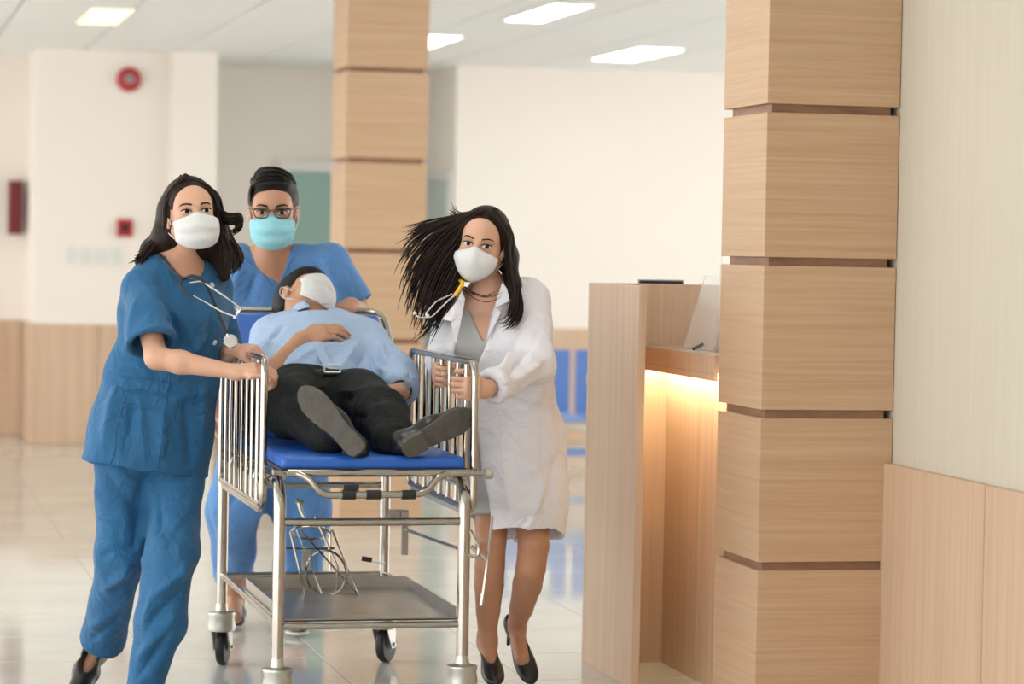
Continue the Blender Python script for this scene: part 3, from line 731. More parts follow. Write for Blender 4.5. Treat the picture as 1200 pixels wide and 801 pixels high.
def hand(F, w, f, n, right, curl=(20, 25, 15), s=1.0, thumb=(.7, .6, .25), spread=0, k=.006):
    w = np.asarray(w, float); f = nrm(f); n = np.asarray(n, float); n = nrm(n-f*(n@f)); t = np.cross(f, n)*(1 if right else -1)
    F.econe(w, w+f*.05*s, t, (.026*s, .019*s), (.037*s, .016*s), .02); F.econe(w+f*.05*s, w+f*.082*s, t, (.037*s, .016*s), (.037*s, .0125*s), .012)
    L = ([.043, .026, .021], [.047, .030, .022], [.044, .028, .021], [.034, .021, .018])
    for i in range(4):
        p = w+f*(.082-(.006 if i == 3 else 0)-(.003 if i == 0 else 0))*s+t*(.0285-.0192*i)*s; A = 0; rs = [.0092, .0085, .0076, .0066] if i < 3 else [.0082, .0075, .0066, .0058]
        sp = math.radians(spread*(1.5-i))
        f2 = f*math.cos(sp)+t*math.sin(sp)
        p = p-f*.012*s
        q = p+f*.012*s; F.cone(p, q, rs[0]*s, rs[0]*s, k*1.5); p = q
        for j in range(3):
            A += math.radians(curl[j]*(1+.06*i)); q = p+(f2*math.cos(A)+n*math.sin(A))*L[i][j]*s
            F.cone(p, q, rs[j]*s, rs[j+1]*s, k*.6); p = q
    a, b_, c = thumb; b0 = w+f*.022*s+t*.02*s; d1 = nrm(t*a+f*b_+n*c); p1 = b0+d1*.042*s; d2 = nrm(t*a*.35+f*b_*1.2+n*(c+.25)); p2 = p1+d2*.032*s; d3 = nrm(t*a*-.1+f*b_*1.2+n*(c+.45)); p3 = p2+d3*.026*s
    F.cone(b0, p1, .015*s, .0115*s, .012); F.cone(p1, p2, .0115*s, .0098*s, .005); F.cone(p2, p3, .0098*s, .0078*s, .004)
    return t
def arm(F, sh, el, wr, ru=.044, re=.036, rw=.0245):
    F.chain([sh, (np.asarray(sh)+el)/2, el], [ru*1.05, ru*.95, re], .02); m = el+(wr-el)*.3; F.chain([el, m, wr], [re, re*1.04, rw], .02)
def strands(guides, n, r=.0035, seed=1, jit=.02, tip=.05, seg=16, flat=None):
    """locks of hair: blend neighbouring guides, spread them, taper to the tip"""
    rg = np.random.default_rng(seed); b = MB(); G = [spline(q, seg) for q in guides]
    for _ in range(n):
        i = rg.integers(0, len(G)-1) if len(G) > 1 else 0; t = rg.uniform(); j = min(i+1, len(G)-1)
        P = G[i]*(1-t)+G[j]*t; o = rg.normal(size=3)*jit; o2 = rg.normal(size=3)*tip
        s = np.linspace(0, 1, seg)[:, None]; P = P+o*np.minimum(1, s*3+.25)+o2*s*s
        P = P+np.sin(s*rg.uniform(4, 9)+rg.uniform(0, 6))*rg.normal(size=3)*jit*.3
        L = rg.uniform(.72, 1.0); kk = max(4, int(seg*L)); P = P[:kk]
        rr = r*rg.uniform(.6, 1.3)*np.sqrt(np.clip(1-np.linspace(0, 1, kk)**2.2, 0.02, 1)); b.tube(P, rr, 5, flat=flat)
    return b
def shoe(name, P, heel, toe, upv, m, L=.25, W_=.042, kind='flat', solem=None, par=None):
    """heel, toe: sole points; upv: top of the foot"""
    heel = np.asarray(heel, float); f = nrm(np.asarray(toe)-heel); up = nrm(upv-f*(np.asarray(upv)@f)); s = np.cross(f, up)
    def q(a, b, c): return heel+f*a*L+s*b+up*c
    F = SDF(.004)
    if kind == 'pump':
        A = np.stack([s, f, up], 1)
        F.ell(q(.80, 0, .022), (.036, .062, .024), A, .01); F.ell(q(.62, 0, .028), (.034, .06, .028), A, .015); F.ell(q(.3, 0, .045), (.028, .07, .03), A, .02); F.ell(q(.06, 0, .055), (.030, .036, .034), A, .02)
        F.ell(q(.34, 0, .082), (.031, .100, .052), A, .003, 's')
        return sobj(name, F.mesh(1), m, P)
    A = np.stack([s, f, up], 1)
    F.econe(q(.10, 0, .04), q(.45, 0, .04), s, (.033, .038), (.036, .040), .03); F.econe(q(.45, 0, .036), q(.82, 0, .026), s, (.040, .034), (.038, .026), .03)
    F.ell(q(.12, 0, .06), (.034, .036, .042), A, .02)
    F.half(q(0, 0, .004), -up, q(.5, 0, 0)-.3, q(.5, 0, 0)+.3, .003)
    if kind == 'flat': F.ell(q(.34, 0, .085), (.029, .085, .055), A, .004, 's')
    o = sobj(name, F.mesh(1), m, P)
    if solem is not None:
        # sole outline
        out = []
        pts = [(0, 0), (.02, .026), (.10, .033), (.28, .031), (.42, .033), (.62, .044), (.78, .045), (.90, .034), (.97, .018), (1.0, 0)]
        for a, b in pts: out.append((a, b))
        for a, b in reversed(pts[1:-1]): out.append((a, -b*.9))
        out = np.array(out); Q = spline(np.vstack([out, out[:1]]), 60)[:-1] if False else out
        MB().prism([q(a, b, .006) for a, b in Q], -up*.008).build('shoe_sole', solem, o, False, .002, 1)
        hp = [(a, b) for a, b in Q if a <= .30]
        MB().prism([q(a, b*1.01, -.002) for a, b in hp], -up*.020).build('shoe_heel', solem, o, False, .003, 2)
    return o
def person(label, base): return thing('person', label, 'person', base)

# ------------------------------------------------------------------ nurse in teal scrubs, left of the stretcher
def nurse():
    a = math.radians(33); sv = R_*math.cos(a)+D_*math.sin(a); fw = R_*math.sin(a)-D_*math.cos(a)
    P = person('running woman in teal scrubs and white mask gripping the stretcher rail', at(150, 815, 8.7)*[1, 1, 0])
    J = at
    neck = J(211, 306, 8.66); H = Head(J(224, 252, 8.60), frame(17, 8, -5), .98)
    shR, shL = J(166, 336, 8.56), J(250, 338, 8.78)
    elR, wrR = J(183, 419, 8.40), J(277, 436, 8.36)
    elL, wrL = J(258, 418, 8.86), J(272, 410, 8.66)
    ST = [(J(210, 330, 8.67), sv, .150, .085), (J(203, 372, 8.66), sv, .158, .118), (J(190, 445, 8.67), sv, .160, .118), (J(182, 500, 8.68), sv, .182, .135)]
    hR, hL = J(157, 520, 8.63), J(207, 520, 8.72)
    kR, kL = J(140, 648, 8.66), J(201, 648, 8.56)
    aR, aL = J(114, 765, 8.98), J(165, 806, 8.54)
    F = SDF(.0036)
    H.skull(F, neck, .042)
    F.loft(ST, .04, -.014); F.cone(shR*.9+neck*.1, neck, .04, .043, .05); F.cone(shL*.9+neck*.1, neck, .04, .043, .05)
    F.cone(neck, ST[0][0], .048, .07, .04)
    arm(F, shR, elR, wrR, .040, .033, .022); arm(F, shL, elL, wrL, .040, .033, .022)
    hand(F, wrR, V(.97, -.05, .10), V(.15, .45, -.9), True, (38, 62, 35), .98, (.45, .8, .3))
    hand(F, wrL, V(.72, -.35, .05), V(.25, .1, -1), False, (40, 60, 35), .95, (.45, .8, .3))
    F.chain([hR-V(.03, 0, 0), kR, aR], [.062, .048, .034], .03); F.chain([hL+V(.02, 0, 0), kL, aL], [.062, .048, .034], .03)
    fR = J(93, 800, 8.86); fL = J(170, 838, 8.42)
    F.cone(aR, fR, .034, .022, .02); F.cone(aL, fL, .034, .022, .02)
    sobj('body', F.mesh(), skinF, P)
    H.eyes(P, (.0075, hair_dark), (-.002, 0)); H.mask(P, mask_white, 'flat')
    # tunic
    T = SDF(.0055)
    hem = J(170, 548, 8.68)
    G = [(J(211, 326, 8.67), sv, .150, .082), (J(203, 372, 8.66), sv, .162, .124), (J(188, 445, 8.67), sv, .172, .130), (J(178, 500, 8.68), sv, .195, .148), (hem, sv, .212, .16)]
    T.loft(G, .05, 0, True)
    T.cone(shR, neck*.6+shR*.4, .055, .05, .04); T.cone(shL, neck*.6+shL*.4, .054, .05, .04)
    hR_ = J(178, 404, 8.43); T.cone(shR, hR_, .056, .082, .022, flat=True); T.hollow(shR, hR_, .070, .04)
    hL_ = J(257, 405, 8.84); T.cone(shL, hL_, .056, .072, .022, flat=True); T.hollow(shL, hL_, .061, .04)
    T.econe(G[-2][0]*.5+hem*.5, hem-Z_*.03, sv, (.190, .142), (.205, .152), .004, op='s')
    nk = H.w(0, .02, -.135)
    T.ell(neck+fw*.035+Z_*.0, (.064, .060, .066), np.stack([sv, fw, Z_], 1), .008, 's')
    T.cone(neck-Z_*.02, H.c, .050, .055, .008, 's')
    Vt, Ft = T.mesh(1)
    sg = [((205, 400), (170, 330), .012, 0.0090), ((210, 390), (185, 345), .010, -0.0090), ((150, 400), (160, 345), .012, 0.0075),
          ((200, 372), (222, 430), .012, -0.0120), ((214, 365), (232, 420), .012, 0.0105), ((195, 440), (240, 400), .012, 0.0075), ((180, 440), (245, 425), .010, -0.0075),
          ((118, 520), (135, 450), .02, 0.0120), ((150, 535), (158, 470), .016, -0.0090), ((190, 540), (192, 480), .02, 0.0120), ((225, 540), (220, 470), .018, -0.0120), ((240, 520), (238, 440), .02, 0.0090),
          ((205, 470), (245, 455), .010, 0.0075), ((240, 380), (228, 440), .012, 0.0090), ((250, 370), (246, 430), .010, -0.0075), ((165, 465), (172, 540), .012, 0.0060)]
    Vt = folds(Vt, Ft, sg, (.004, 11), 3); tu = sobj('tunic', (Vt, Ft), teal_scrub, P)
    # neckline piping, princess seams, belt tab with button, pocket edge
    MB().tube(pick_line(Vt, [(150, 551), (200, 553), (243, 547)], 8), .0035, 6).build('hem', teal_scrub, tu)
    bt = band(Vt, Ft, [(124, 441), (150, 449), (199, 456)], .032, .006).build('belt_tab', teal_scrub, tu)
    for o in (-6.5, 6.5): MB().tube(pick_line(Vt, [(123, 441+o), (150, 449+o), (199, 456+o)], 5)+fw*.006, .0022, 6).build('belt_stitching', teal_scrub, bt)
    for l in ([(196, 352), (206, 395), (199, 455), (190, 500), (186, 550)], [(150, 462), (138, 500), (129, 545)]):
        MB().tube(pick_line(Vt, l, 8), .0024, 6).build('seam', teal_scrub, tu)
    MB().tube(pick_line(Vt, [(186, 476), (150, 474), (146, 470)], 6),   .0045, 6).build('pocket_edge', teal_scrub, tu)
    for x, y in ((128, 441), (251, 333), (254, 402)):
        stud(Vt, Ft, x, y, .0085, button_m, tu)
    # trousers
    T = SDF(.006)
    T.econe(J(181, 490, 8.68), J(180, 535, 8.68), sv, (.150, .11), (.158, .115), .04)
    T.cone(J(146, 545, 8.64), kR, .096, .074, .045); T.cone(kR, J(121, 752, 8.94), .074, .074, .03, flat=True); T.hollow(kR, J(121, 752, 8.94), .066)
    T.cone(J(206, 545, 8.70), kL, .096, .080, .045); T.cone(kL, J(186, 730, 8.54), .080, .076, .03); T.cone(J(186, 730, 8.54), J(166, 826, 8.54), .076, .058, .03, flat=True)
    Vt, Ft = T.mesh(1)
    sg = [((125, 560), (165, 600), .016, -.013), ((110, 575), (150, 610), .016, .012), ((170, 565), (162, 640), .016, -.016), ((178, 560), (185, 620), .014, -.020),
          ((165, 655), (120, 690), .014, .014), ((160, 640), (118, 650), .013, -.013), ((150, 700), (104, 735), .014, .013), ((145, 720), (105, 750), .012, -.011), ((112, 640), (130, 700), .016, .007),
          ((240, 570), (205, 620), .016, .008), ((235, 585), (200, 640), .012, -.008), ((222, 660), (180, 700), .014, .015), ((215, 690), (172, 730), .014, -.014), ((205, 720), (160, 770), .014, .015), ((198, 745), (158, 795), .012, -.012), ((210, 640), (215, 700), .02, .006), ((180, 690), (165, 740), .012, .007)]
    Vt = folds(Vt, Ft, sg, (.005, 12), 5); sobj('trousers', (Vt, Ft), teal_scrub, P)
    # hair
    F = SDF(.0038)
    H.cap(F, .004)
    h = H.w
    H.ell(F, (0, .105, -.045), (.064, .062, .118), .012, 's')
    for i in (-1, 1): H.ell(F, (i*.04, .085, -.02), (.032, .06, .085), .01, 's')
    H.ell(F, (.085, .02, -.02), (.03, .026, .05), .008, 's')
    F.chain([h(.055, -.045, .02), h(.078, -.055, -.06), J(178, 292, 8.66), J(164, 306, 8.60)], [.045, .04, .030, .018], .03)
    F.chain([h(-.055, -.045, .02), h(-.07, -.05, -.06), J(258, 300, 8.72), J(262, 322, 8.70)], [.05, .05, .045, .022], .03)
    F.chain([h(0, -.08, 0), h(0, -.09, -.08), J(215, 300, 8.76)], [.06, .065, .055], .03)
    hv = F.mesh(); hr = sobj('hair', hv, hair_dark, P)
    gl = [[h(.02, .05, .115), h(.07, .03, .06), h(.085, -.01, -.03), J(180, 285, 8.6), J(166, 300, 8.57), J(156, 309, 8.55)],
          [h(.02, .01, .125), h(.08, -.02, .05), h(.09, -.04, -.05), J(176, 290, 8.63), J(165, 305, 8.58), J(154, 303, 8.56)],
          [h(.01, -.03, .125), h(.08, -.06, .03), h(.085, -.07, -.08), J(186, 296, 8.66), J(176, 310, 8.6), J(166, 309, 8.58)]]
    strands(gl, 60, .0042, 2, .006, .010).build('hair_locks', hair_dark, hr, True)
    g2 = [[h(.02, .05, .115), h(-.06, .045, .07), h(-.078, .015, 0), J(256, 268, 8.62), J(262, 295, 8.62), J(264, 318, 8.6), J(250, 330, 8.6)],
          [h(.015, .02, .125), h(-.07, 0, .06), h(-.09, -.02, 0), J(262, 275, 8.66), J(275, 300, 8.66), J(272, 316, 8.66), J(262, 324, 8.64)],
          [h(.01, -.02, .125), h(-.08, -.03, .05), h(-.10, -.05, 0), J(268, 280, 8.7), J(280, 300, 8.7), J(279, 312, 8.7), J(270, 318, 8.7)]]
    strands(g2, 80, .0042, 3, .007, .010).build('hair_locks', hair_dark, hr, True)
    g3 = [[h(-.05, .0, .10), J(252, 240, 8.62), J(266, 252, 8.62), J(280, 252, 8.62), J(283, 262, 8.62), J(274, 270, 8.62), J(268, 266, 8.62)],
          [h(-.06, -.01, .09), J(256, 252, 8.64), J(268, 262, 8.64), J(279, 260, 8.64), J(280, 268, 8.64), J(272, 273, 8.64), J(266, 270, 8.64)]]
    strands(g3, 34, .0034, 4, .004, .006).build('hair_locks', hair_dark, hr, True)
    # shoes
    shoe('shoe', P, J(108, 778, 8.98), J(92, 815, 8.80), V(.1, -.75, .55), leather_black, .235)
    shoe('shoe', P, np.array([*J(168, 800, 8.54)[:2], .004]), np.array([*J(180, 800, 8.32)[:2], .004]), Z_, leather_black, .235)
    # stethoscope
    s = thing('stethoscope', 'black tubed stethoscope hanging round the neck of the woman in teal scrubs', 'stethoscope', J(226, 345, 8.45))
    MB().tube(spline([J(214, 300, 8.76), J(198, 296, 8.72), J(188, 299, 8.60), J(193, 306, 8.50), J(203, 317, 8.46), J(214, 326, 8.44), J(226, 323, 8.43), J(239, 330, 8.43), J(250, 352, 8.45), J(258, 372, 8.46), J(266, 391, 8.46)], 60), .0048, 10).build('tubing', black_rubber, s)
    MB().tube(spline([J(213, 326, 8.44), J(212, 334, 8.43), J(218, 342, 8.42), J(227, 347, 8.41)], 14), .0042, 8).tube(spline([J(226, 323, 8.43), J(234, 327, 8.42), J(240, 331, 8.41)], 8), .0042, 8).build('fork', black_rubber, s)
    MB().tube(bend([J(226, 346, 8.41), J(262, 366, 8.36), J(277, 371, 8.34), J(279, 363, 8.34)], .012), .0026, 8).build('binaural', chrome, s)
    MB().tube(bend([J(222, 331, 8.42), J(236, 329, 8.42), J(262, 346, 8.37), J(283, 362, 8.33), J(275, 372, 8.33)], .012), .0026, 8).build('binaural', chrome, s)
    for q in (J(279, 363, 8.34), J(275, 372, 8.33)): MB().lathe(q-Z_*.004, Z_, [(.002, 0), (.005, .003), (.005, .007), (.002, .01)], 10).build('earpiece', white_pl, s)
    c = J(270, 400, 8.46); ax = nrm(V(.1, -1, .25))
    MB().lathe(c-ax*.006, ax, [(.014, -.01), (.021, 0), (.0225, .004), (.0225, .009), (.019, .012)], 22).build('chestpiece', chrome, s)
    MB().tube([J(265, 389, 8.46), c], .004, 8).build('stem', chrome, s)
nurse()

# ------------------------------------------------------------------ woman doctor in a white coat, right of the stretcher
def doctor():
    J = at; a = math.radians(-12); sv = R_*math.cos(a)+D_*math.sin(a); fw = R_*math.sin(a)-D_*math.cos(a)
    P = person('running woman in white coat with long blown hair holding the stretcher rail', at(590, 803, 9.0)*[1, 1, 0])
    neck = J(575, 345, 8.86); H = Head(J(565, 286, 8.80), frame(-10, -2, 9), .97)
    shR, shL = J(534, 362, 8.92), J(620, 352, 8.94)
    elR, wrR = J(517, 420, 9.02), J(515, 434, 8.82)
    elL, wrL = J(628, 425, 8.72), J(570, 456, 8.44)
    hipc = J(600, 510, 8.95)
    ST = [(J(577, 365, 8.88), sv, .150, .08), (J(580, 395, 8.88), sv, .150, .11), (J(590, 450, 8.92), sv, .118, .095), (hipc, sv, .140, .115)]
    kR, kL = J(581, 640, 8.83), J(623, 645, 8.81)
    aR, aL = J(571, 752, 8.93), J(604, 735, 9.08)
    F = SDF(.0036); H.skull(F, neck, .045)
    F.loft(ST, .04, -.006); F.cone(shR*.9+neck*.1, neck, .04, .042, .05); F.cone(shL*.9+neck*.1, neck, .04, .042, .05); F.cone(neck, ST[0][0], .046, .07, .04)
    arm(F, shR, elR, wrR, .040, .034, .023); arm(F, shL, elL, wrL, .040, .034, .023)
    hand(F, wrR+V(0, -.005, -.01), V(-.10, -1, -.05), V(1, -.1, 0), True, (35, 70, 45), .95, (.5, .7, .5))
    hand(F, wrL, V(-.75, -.66, .05), V(-.35, .9, 0), False, (45, 65, 40), .95, (.6, .7, .2))
    F.chain([J(580, 530, 8.93), kR+V(-.016, 0, .02), J(574, 662, 8.84), J(573, 685, 8.88), J(572, 715, 8.91), J(571, 742, 8.93), aR], [.068, .050, .048, .048, .039, .030, .028], .006)
    F.chain([J(618, 530, 8.96), kL+V(.006, 0, .02), J(622, 665, 8.82), J(618, 685, 8.90), J(611, 712, 8.99), aL], [.068, .050, .048, .048, .039, .028], .006)
    toeR = J(577, 792, 8.83); toeL = J(612, 772, 8.98)
    F.cone(aR, toeR, .029, .024, .03); F.cone(aL, toeL, .029, .024, .03)
    Vb, Fb = F.mesh(); fm = (Vb[Fb[:, 0], 2] < .9)
    sobj('body', (Vb, Fb), skinF, P, fm, [skinF, skinL])
    H.eyes(P, (.0065, hair_dark), (-.002, 0)); H.mask(P, mask_white, 'fold')
    # dress
    T = SDF(.006); T.loft([(J(577, 378, 8.88), sv, .148, .085), (J(580, 398, 8.88), sv, .152, .118), (J(590, 450, 8.92), sv, .122, .100), (hipc, sv, .143, .122), (J(596, 607, 8.90), sv, .136, .130)], .04, 0, True)
    T.cone(shR, ST[0][0], .04, .06, .05); T.cone(shL, ST[0][0], .04, .06, .05)
    vx = J(577, 398, 8.72); n1 = V(-.9, -.2, .55); 
    A = J(545, 350, 8.78); B = J(566, 400, 8.76); C_ = J(598, 350, 8.80)
    # V neck: wedge cut
    pl = nrm(np.cross(B-A, D_)); pr = nrm(np.cross(C_-B, D_))
    def wedge(X, Y, Zc):
        f1 = (X-B[0])*pl[0]+(Y-B[1])*pl[1]+(Zc-B[2])*pl[2]; f2 = (X-B[0])*pr[0]+(Y-B[1])*pr[1]+(Zc-B[2])*pr[2]
        s1 = 1 if (C_-B)@pl > 0 else -1; s2 = 1 if (A-B)@pr > 0 else -1
        return -np.minimum(f1*s1, f2*s2)
    T.add(wedge, B+V(-.12, -.1, 0)-.02, B+V(.12, .12, .25)+.02, .006, 's')
    Vt, Ft = T.mesh(1); Vt = folds(Vt, Ft, [((560, 410), (566, 470), .012, .004)], (.002, 9), 2); sobj('dress', (Vt, Ft), dress_grey, P)
    # coat: open in front along a slanted gap
    T = SDF(.0055)
    G = [(J(577, 362, 8.89), sv, .156, .088), (J(581, 400, 8.89), sv, .172, .132), (J(593, 455, 8.92), sv, .146, .126), (J(603, 515, 8.95), sv, .156, .142), (J(606, 575, 8.92), sv, .156, .160), (J(607, 628, 8.89), sv, .150, .166)]
    T.loft(G, .05, 0, True)
    T.cone(shR, neck*.5+shR*.5, .062, .05, .05); T.cone(shL, neck*.5+shL*.5, .064, .05, .05)
    T.chain([shR, elR, elR*.35+wrR*.65], [.060, .046, .040], .03)
    T.cone(shL, elL, .062, .058, .04); T.cone(elL, elL+(wrL-elL)*.9, .058, .049, .03, flat=True); T.hollow(elL, elL+(wrL-elL)*.9, .039, .03)
    T.ell(neck+fw*.05+Z_*.01, (.06, .07, .08), np.stack([sv, fw, Z_], 1), .008, 's'); T.cone(neck-Z_*.03, H.c, .056, .056, .008, 's')
    T.econe(G[-2][0]*.4+G[-1][0]*.6, G[-1][0]-Z_*.03, sv, (.142, .152), (.142, .158), .004, op='s')
    # front opening, a slab between two planes
    def gap(xl, xr, lo_, hi_):
        (x0, y0), (x1, y1) = xl; (x2, y2), (x3, y3) = xr
        a0, a1 = J(x0, y0, 8.8), J(x1, y1, 8.8); b0, b1 = J(x2, y2, 8.8), J(x3, y3, 8.8)
        nl = np.cross(a1-a0, D_); nl = nrm(nl); nl = nl if (b0-a0)@nl > 0 else -nl
        nr = np.cross(b1-b0, D_); nr = nrm(nr); nr = nr if (a0-b0)@nr > 0 else -nr
        bk_ = J(585, 500, 8.98); 
        def fn(X, Y, Zc):
            l = (X-a0[0])*nl[0]+(Y-a0[1])*nl[1]+(Zc-a0[2])*nl[2]; r = (X-b0[0])*nr[0]+(Y-b0[1])*nr[1]+(Zc-b0[2])*nr[2]
            f = -((X-bk_[0])*D_[0]+(Y-bk_[1])*D_[1])+0*Zc
            return -np.minimum(np.minimum(l, r), f)
        T.add(fn, lo_, hi_, .006, 's')
    cz = J(580, 470, 8.9)
    gap(((538, 345), (531, 420)), ((592, 350), (562, 425)), cz+V(-.35, -.4, .12), cz+V(.25, .1, .40))
    gap(((527, 420), (515, 640)), ((562, 425), (558, 500)), cz+V(-.35, -.4, -.08), cz+V(.25, .1, .12))
    gap(((527, 420), (515, 640)), ((558, 498), (582, 645)), cz+V(-.35, -.4, -.6), cz+V(.25, .1, -.08))
    Vt, Ft = T.mesh(1)
    sg = [((604, 400), (590, 432), .012, 0.0096), ((616, 410), (598, 438), .012, -0.0096), ((640, 420), (606, 446), .014, 0.0112), ((636, 380), (610, 420), .014, -0.0096), ((625, 365), (600, 400), .012, 0.0096),
          ((645, 400), (640, 440), .012, 0.0096), ((640, 450), (620, 480), .016, 0.0112), ((600, 470), (640, 480), .012, -0.0096),
          ((600, 620), (590, 540), .02, 0.0128), ((640, 560), (620, 620), .018, 0.0144), ((630, 600), (600, 615), .012, -0.0128), ((655, 540), (640, 600), .016, -0.0112), ((610, 560), (640, 540), .014, 0.0096), ((575, 620), (570, 540), .014, 0.0096), ((590, 590), (640, 600), .012, 0.0096)]
    Vt = folds(Vt, Ft, sg, (.005, 11), 8); ct = sobj('coat', (Vt, Ft), coat_white, P)
    MB().tube(pick_line(Vt, [(580, 488), (606, 482), (633, 478)], 6), .0022, 8).build('pocket_edge', coat_white, ct)
    MB().tube(pick_line(Vt, [(581, 490), (584, 520), (590, 546), (612, 545), (636, 536), (634, 500), (632, 480)], 6), .0016, 6).build('pocket_seam', coat_white, ct)
    # lapels: folded flat strips
    def lapel(pts):
        P0 = np.array([J(*q) for q in pts]); b = MB(); b.raw(P0, [tuple(range(len(P0)))]); o = b.build('lapel', coat_white, ct, False); md = o.modifiers.new('t', 'SOLIDIFY'); md.thickness = .005; md.offset = 0
    lapel([(589, 331, 8.77), (594, 338, 8.76), (598, 352, 8.74), (582, 360, 8.735), (587, 366, 8.735), (570, 400, 8.735), (574, 378, 8.74), (583, 348, 8.76)])
    lapel([(541, 340, 8.76), (536, 352, 8.74), (518, 374, 8.735), (528, 376, 8.73), (534, 404, 8.735), (541, 372, 8.735), (545, 350, 8.75)])
    # hair
    F = SDF(.0038); H.cap(F, .003); h = H.w
    H.ell(F, (0, .105, -.05), (.064, .063, .117), .012, 's')
    for i in (-1, 1): H.ell(F, (i*.04, .085, -.03), (.032, .06, .09), .01, 's')
    F.chain([h(.06, -.045, .02), J(528, 300, 8.84), J(515, 335, 8.86), J(505, 368, 8.86)], [.05, .055, .045, .02], .03)
    F.chain([h(-.06, -.04, .02), J(596, 300, 8.86), J(600, 335, 8.84), J(599, 360, 8.80)], [.035, .028, .026, .018], .03)
    hr = sobj('hair', F.mesh(), hair_dark, P)
    d = 8.78
    gA = [[h(.0, .06, .11), J(535, 258, d), J(510, 266, d), J(488, 280, d), J(474, 298, d), J(468, 316, d)],
          [h(.02, .05, .11), J(530, 262, d), J(508, 280, d), J(490, 305, d), J(478, 335, d), J(476, 362, d)],
          [h(.03, .05, .10), J(534, 272, d), J(512, 298, d), J(494, 330, d), J(484, 360, d), J(482, 385, d)],
          [h(.05, .05, .09), J(540, 282, d), J(520, 310, d), J(504, 345, d), J(494, 375, d), J(488, 396, d)],
          [h(.07, .03, .05), J(543, 300, d), J(530, 330, d), J(516, 360, d), J(502, 385, d), J(488, 398, d)],
          [h(.075, .0, .0), J(545, 318, d), J(538, 338, d), J(524, 360, d), J(512, 380, d), J(498, 394, d)]]
    strands(gA, 190, .0030, 11, .008, .016, 18).build('hair_locks', hair_dark, hr, True)
    gB = [[h(.0, .04, .115), J(525, 255, d), J(500, 261, d), J(482, 266, d), J(468, 266, d)], [h(.02, .05, .11), J(525, 262, d), J(500, 270, d), J(480, 285, d), J(466, 310, d)]]
    strands(gB, 46, .0022, 12, .005, .012, 16).build('hair_locks', hair_dark, hr, True)
    gC = [[h(-.02, .06, .11), h(-.072, .035, .05), h(-.086, .01, -.02), J(597, 320, 8.76), J(600, 345, 8.72), J(590, 368, 8.70), J(572, 372, 8.70)],
          [h(-.02, .03, .12), h(-.08, .02, .05), h(-.092, -.01, -.03), J(601, 325, 8.78), J(606, 355, 8.73), J(600, 378, 8.71), J(585, 388, 8.70)],
          [h(-.02, .0, .125), h(-.085, -.01, .05), h(-.097, -.02, -.03), J(604, 328, 8.8), J(610, 358, 8.76), J(607, 376, 8.74), J(598, 388, 8.73)]]
    strands(gC, 110, .0030, 13, .005, .010, 18).build('hair_locks', hair_dark, hr, True)
    gD = [[J(545, 335, 8.74), J(556, 342, 8.72), J(570, 346, 8.72), J(584, 342, 8.73), J(592, 332, 8.76)], [J(543, 338, 8.74), J(556, 346, 8.72), J(572, 350, 8.72), J(588, 345, 8.73), J(595, 336, 8.76)]]
    strands(gD, 7, .0013, 14, .004, .008, 14).build('hair_locks', hair_dark, hr, True)
    gE = [[h(.0, .02, .118), J(541, 250, d), J(534, 243, d), J(532, 232, d)], [h(.02, .02, .118), J(535, 252, d), J(526, 249, d), J(518, 251, d)]]
    strands(gE, 12, .0016, 15, .002, .003, 12).build('hair_locks', hair_dark, hr, True)
    # shoes: black pumps
    for hl, tt, u in ((J(570, 766, 8.98), J(579, 800, 8.80), V(.0, -.45, .6)), (J(597, 738, 9.12), J(617, 790, 9.0), V(.25, -.9, .3))):
        o = shoe('shoe', P, hl, tt, u, leather_black, .225, kind='pump')
        f = nrm(np.asarray(tt)-hl); up = nrm(u-f*(np.asarray(u)@f)); b0 = hl+f*.012+up*.04
        MB().tube([b0, b0-up*.055-f*.004, b0-up*.10], [.016, .009, .006], 10).build('shoe_heel', leather_black, o)
    s = thing('stethoscope', 'steel and yellow stethoscope round the neck of the woman in white coat', 'stethoscope', J(530, 355, 8.7))
    MB().tube(spline([H.w(.03, -.07, -.13), H.w(.062, -.03, -.13), J(542, 331, 8.70), J(538, 339, 8.68), J(533, 346, 8.68)], 24), .0065, 10).build('tubing', yellow, s)
    MB().tube(bend([J(534, 345, 8.68), J(525, 352, 8.67), J(505, 372, 8.66), J(490, 372, 8.66), J(486, 367, 8.66)], .015), .0026, 8).build('binaural', chrome, s)
    MB().tube(bend([J(530, 344, 8.68), J(512, 352, 8.67), J(499, 367, 8.66), J(500, 371, 8.66)], .015), .0026, 8).build('binaural', chrome, s)
    for q in (J(486, 367, 8.66), J(501, 370, 8.66)): MB().lathe(q-Z_*.005, Z_, [(.003, 0), (.0065, .003), (.0065, .008), (.003, .011)], 10).build('earpiece', white_pl, s)
doctor()

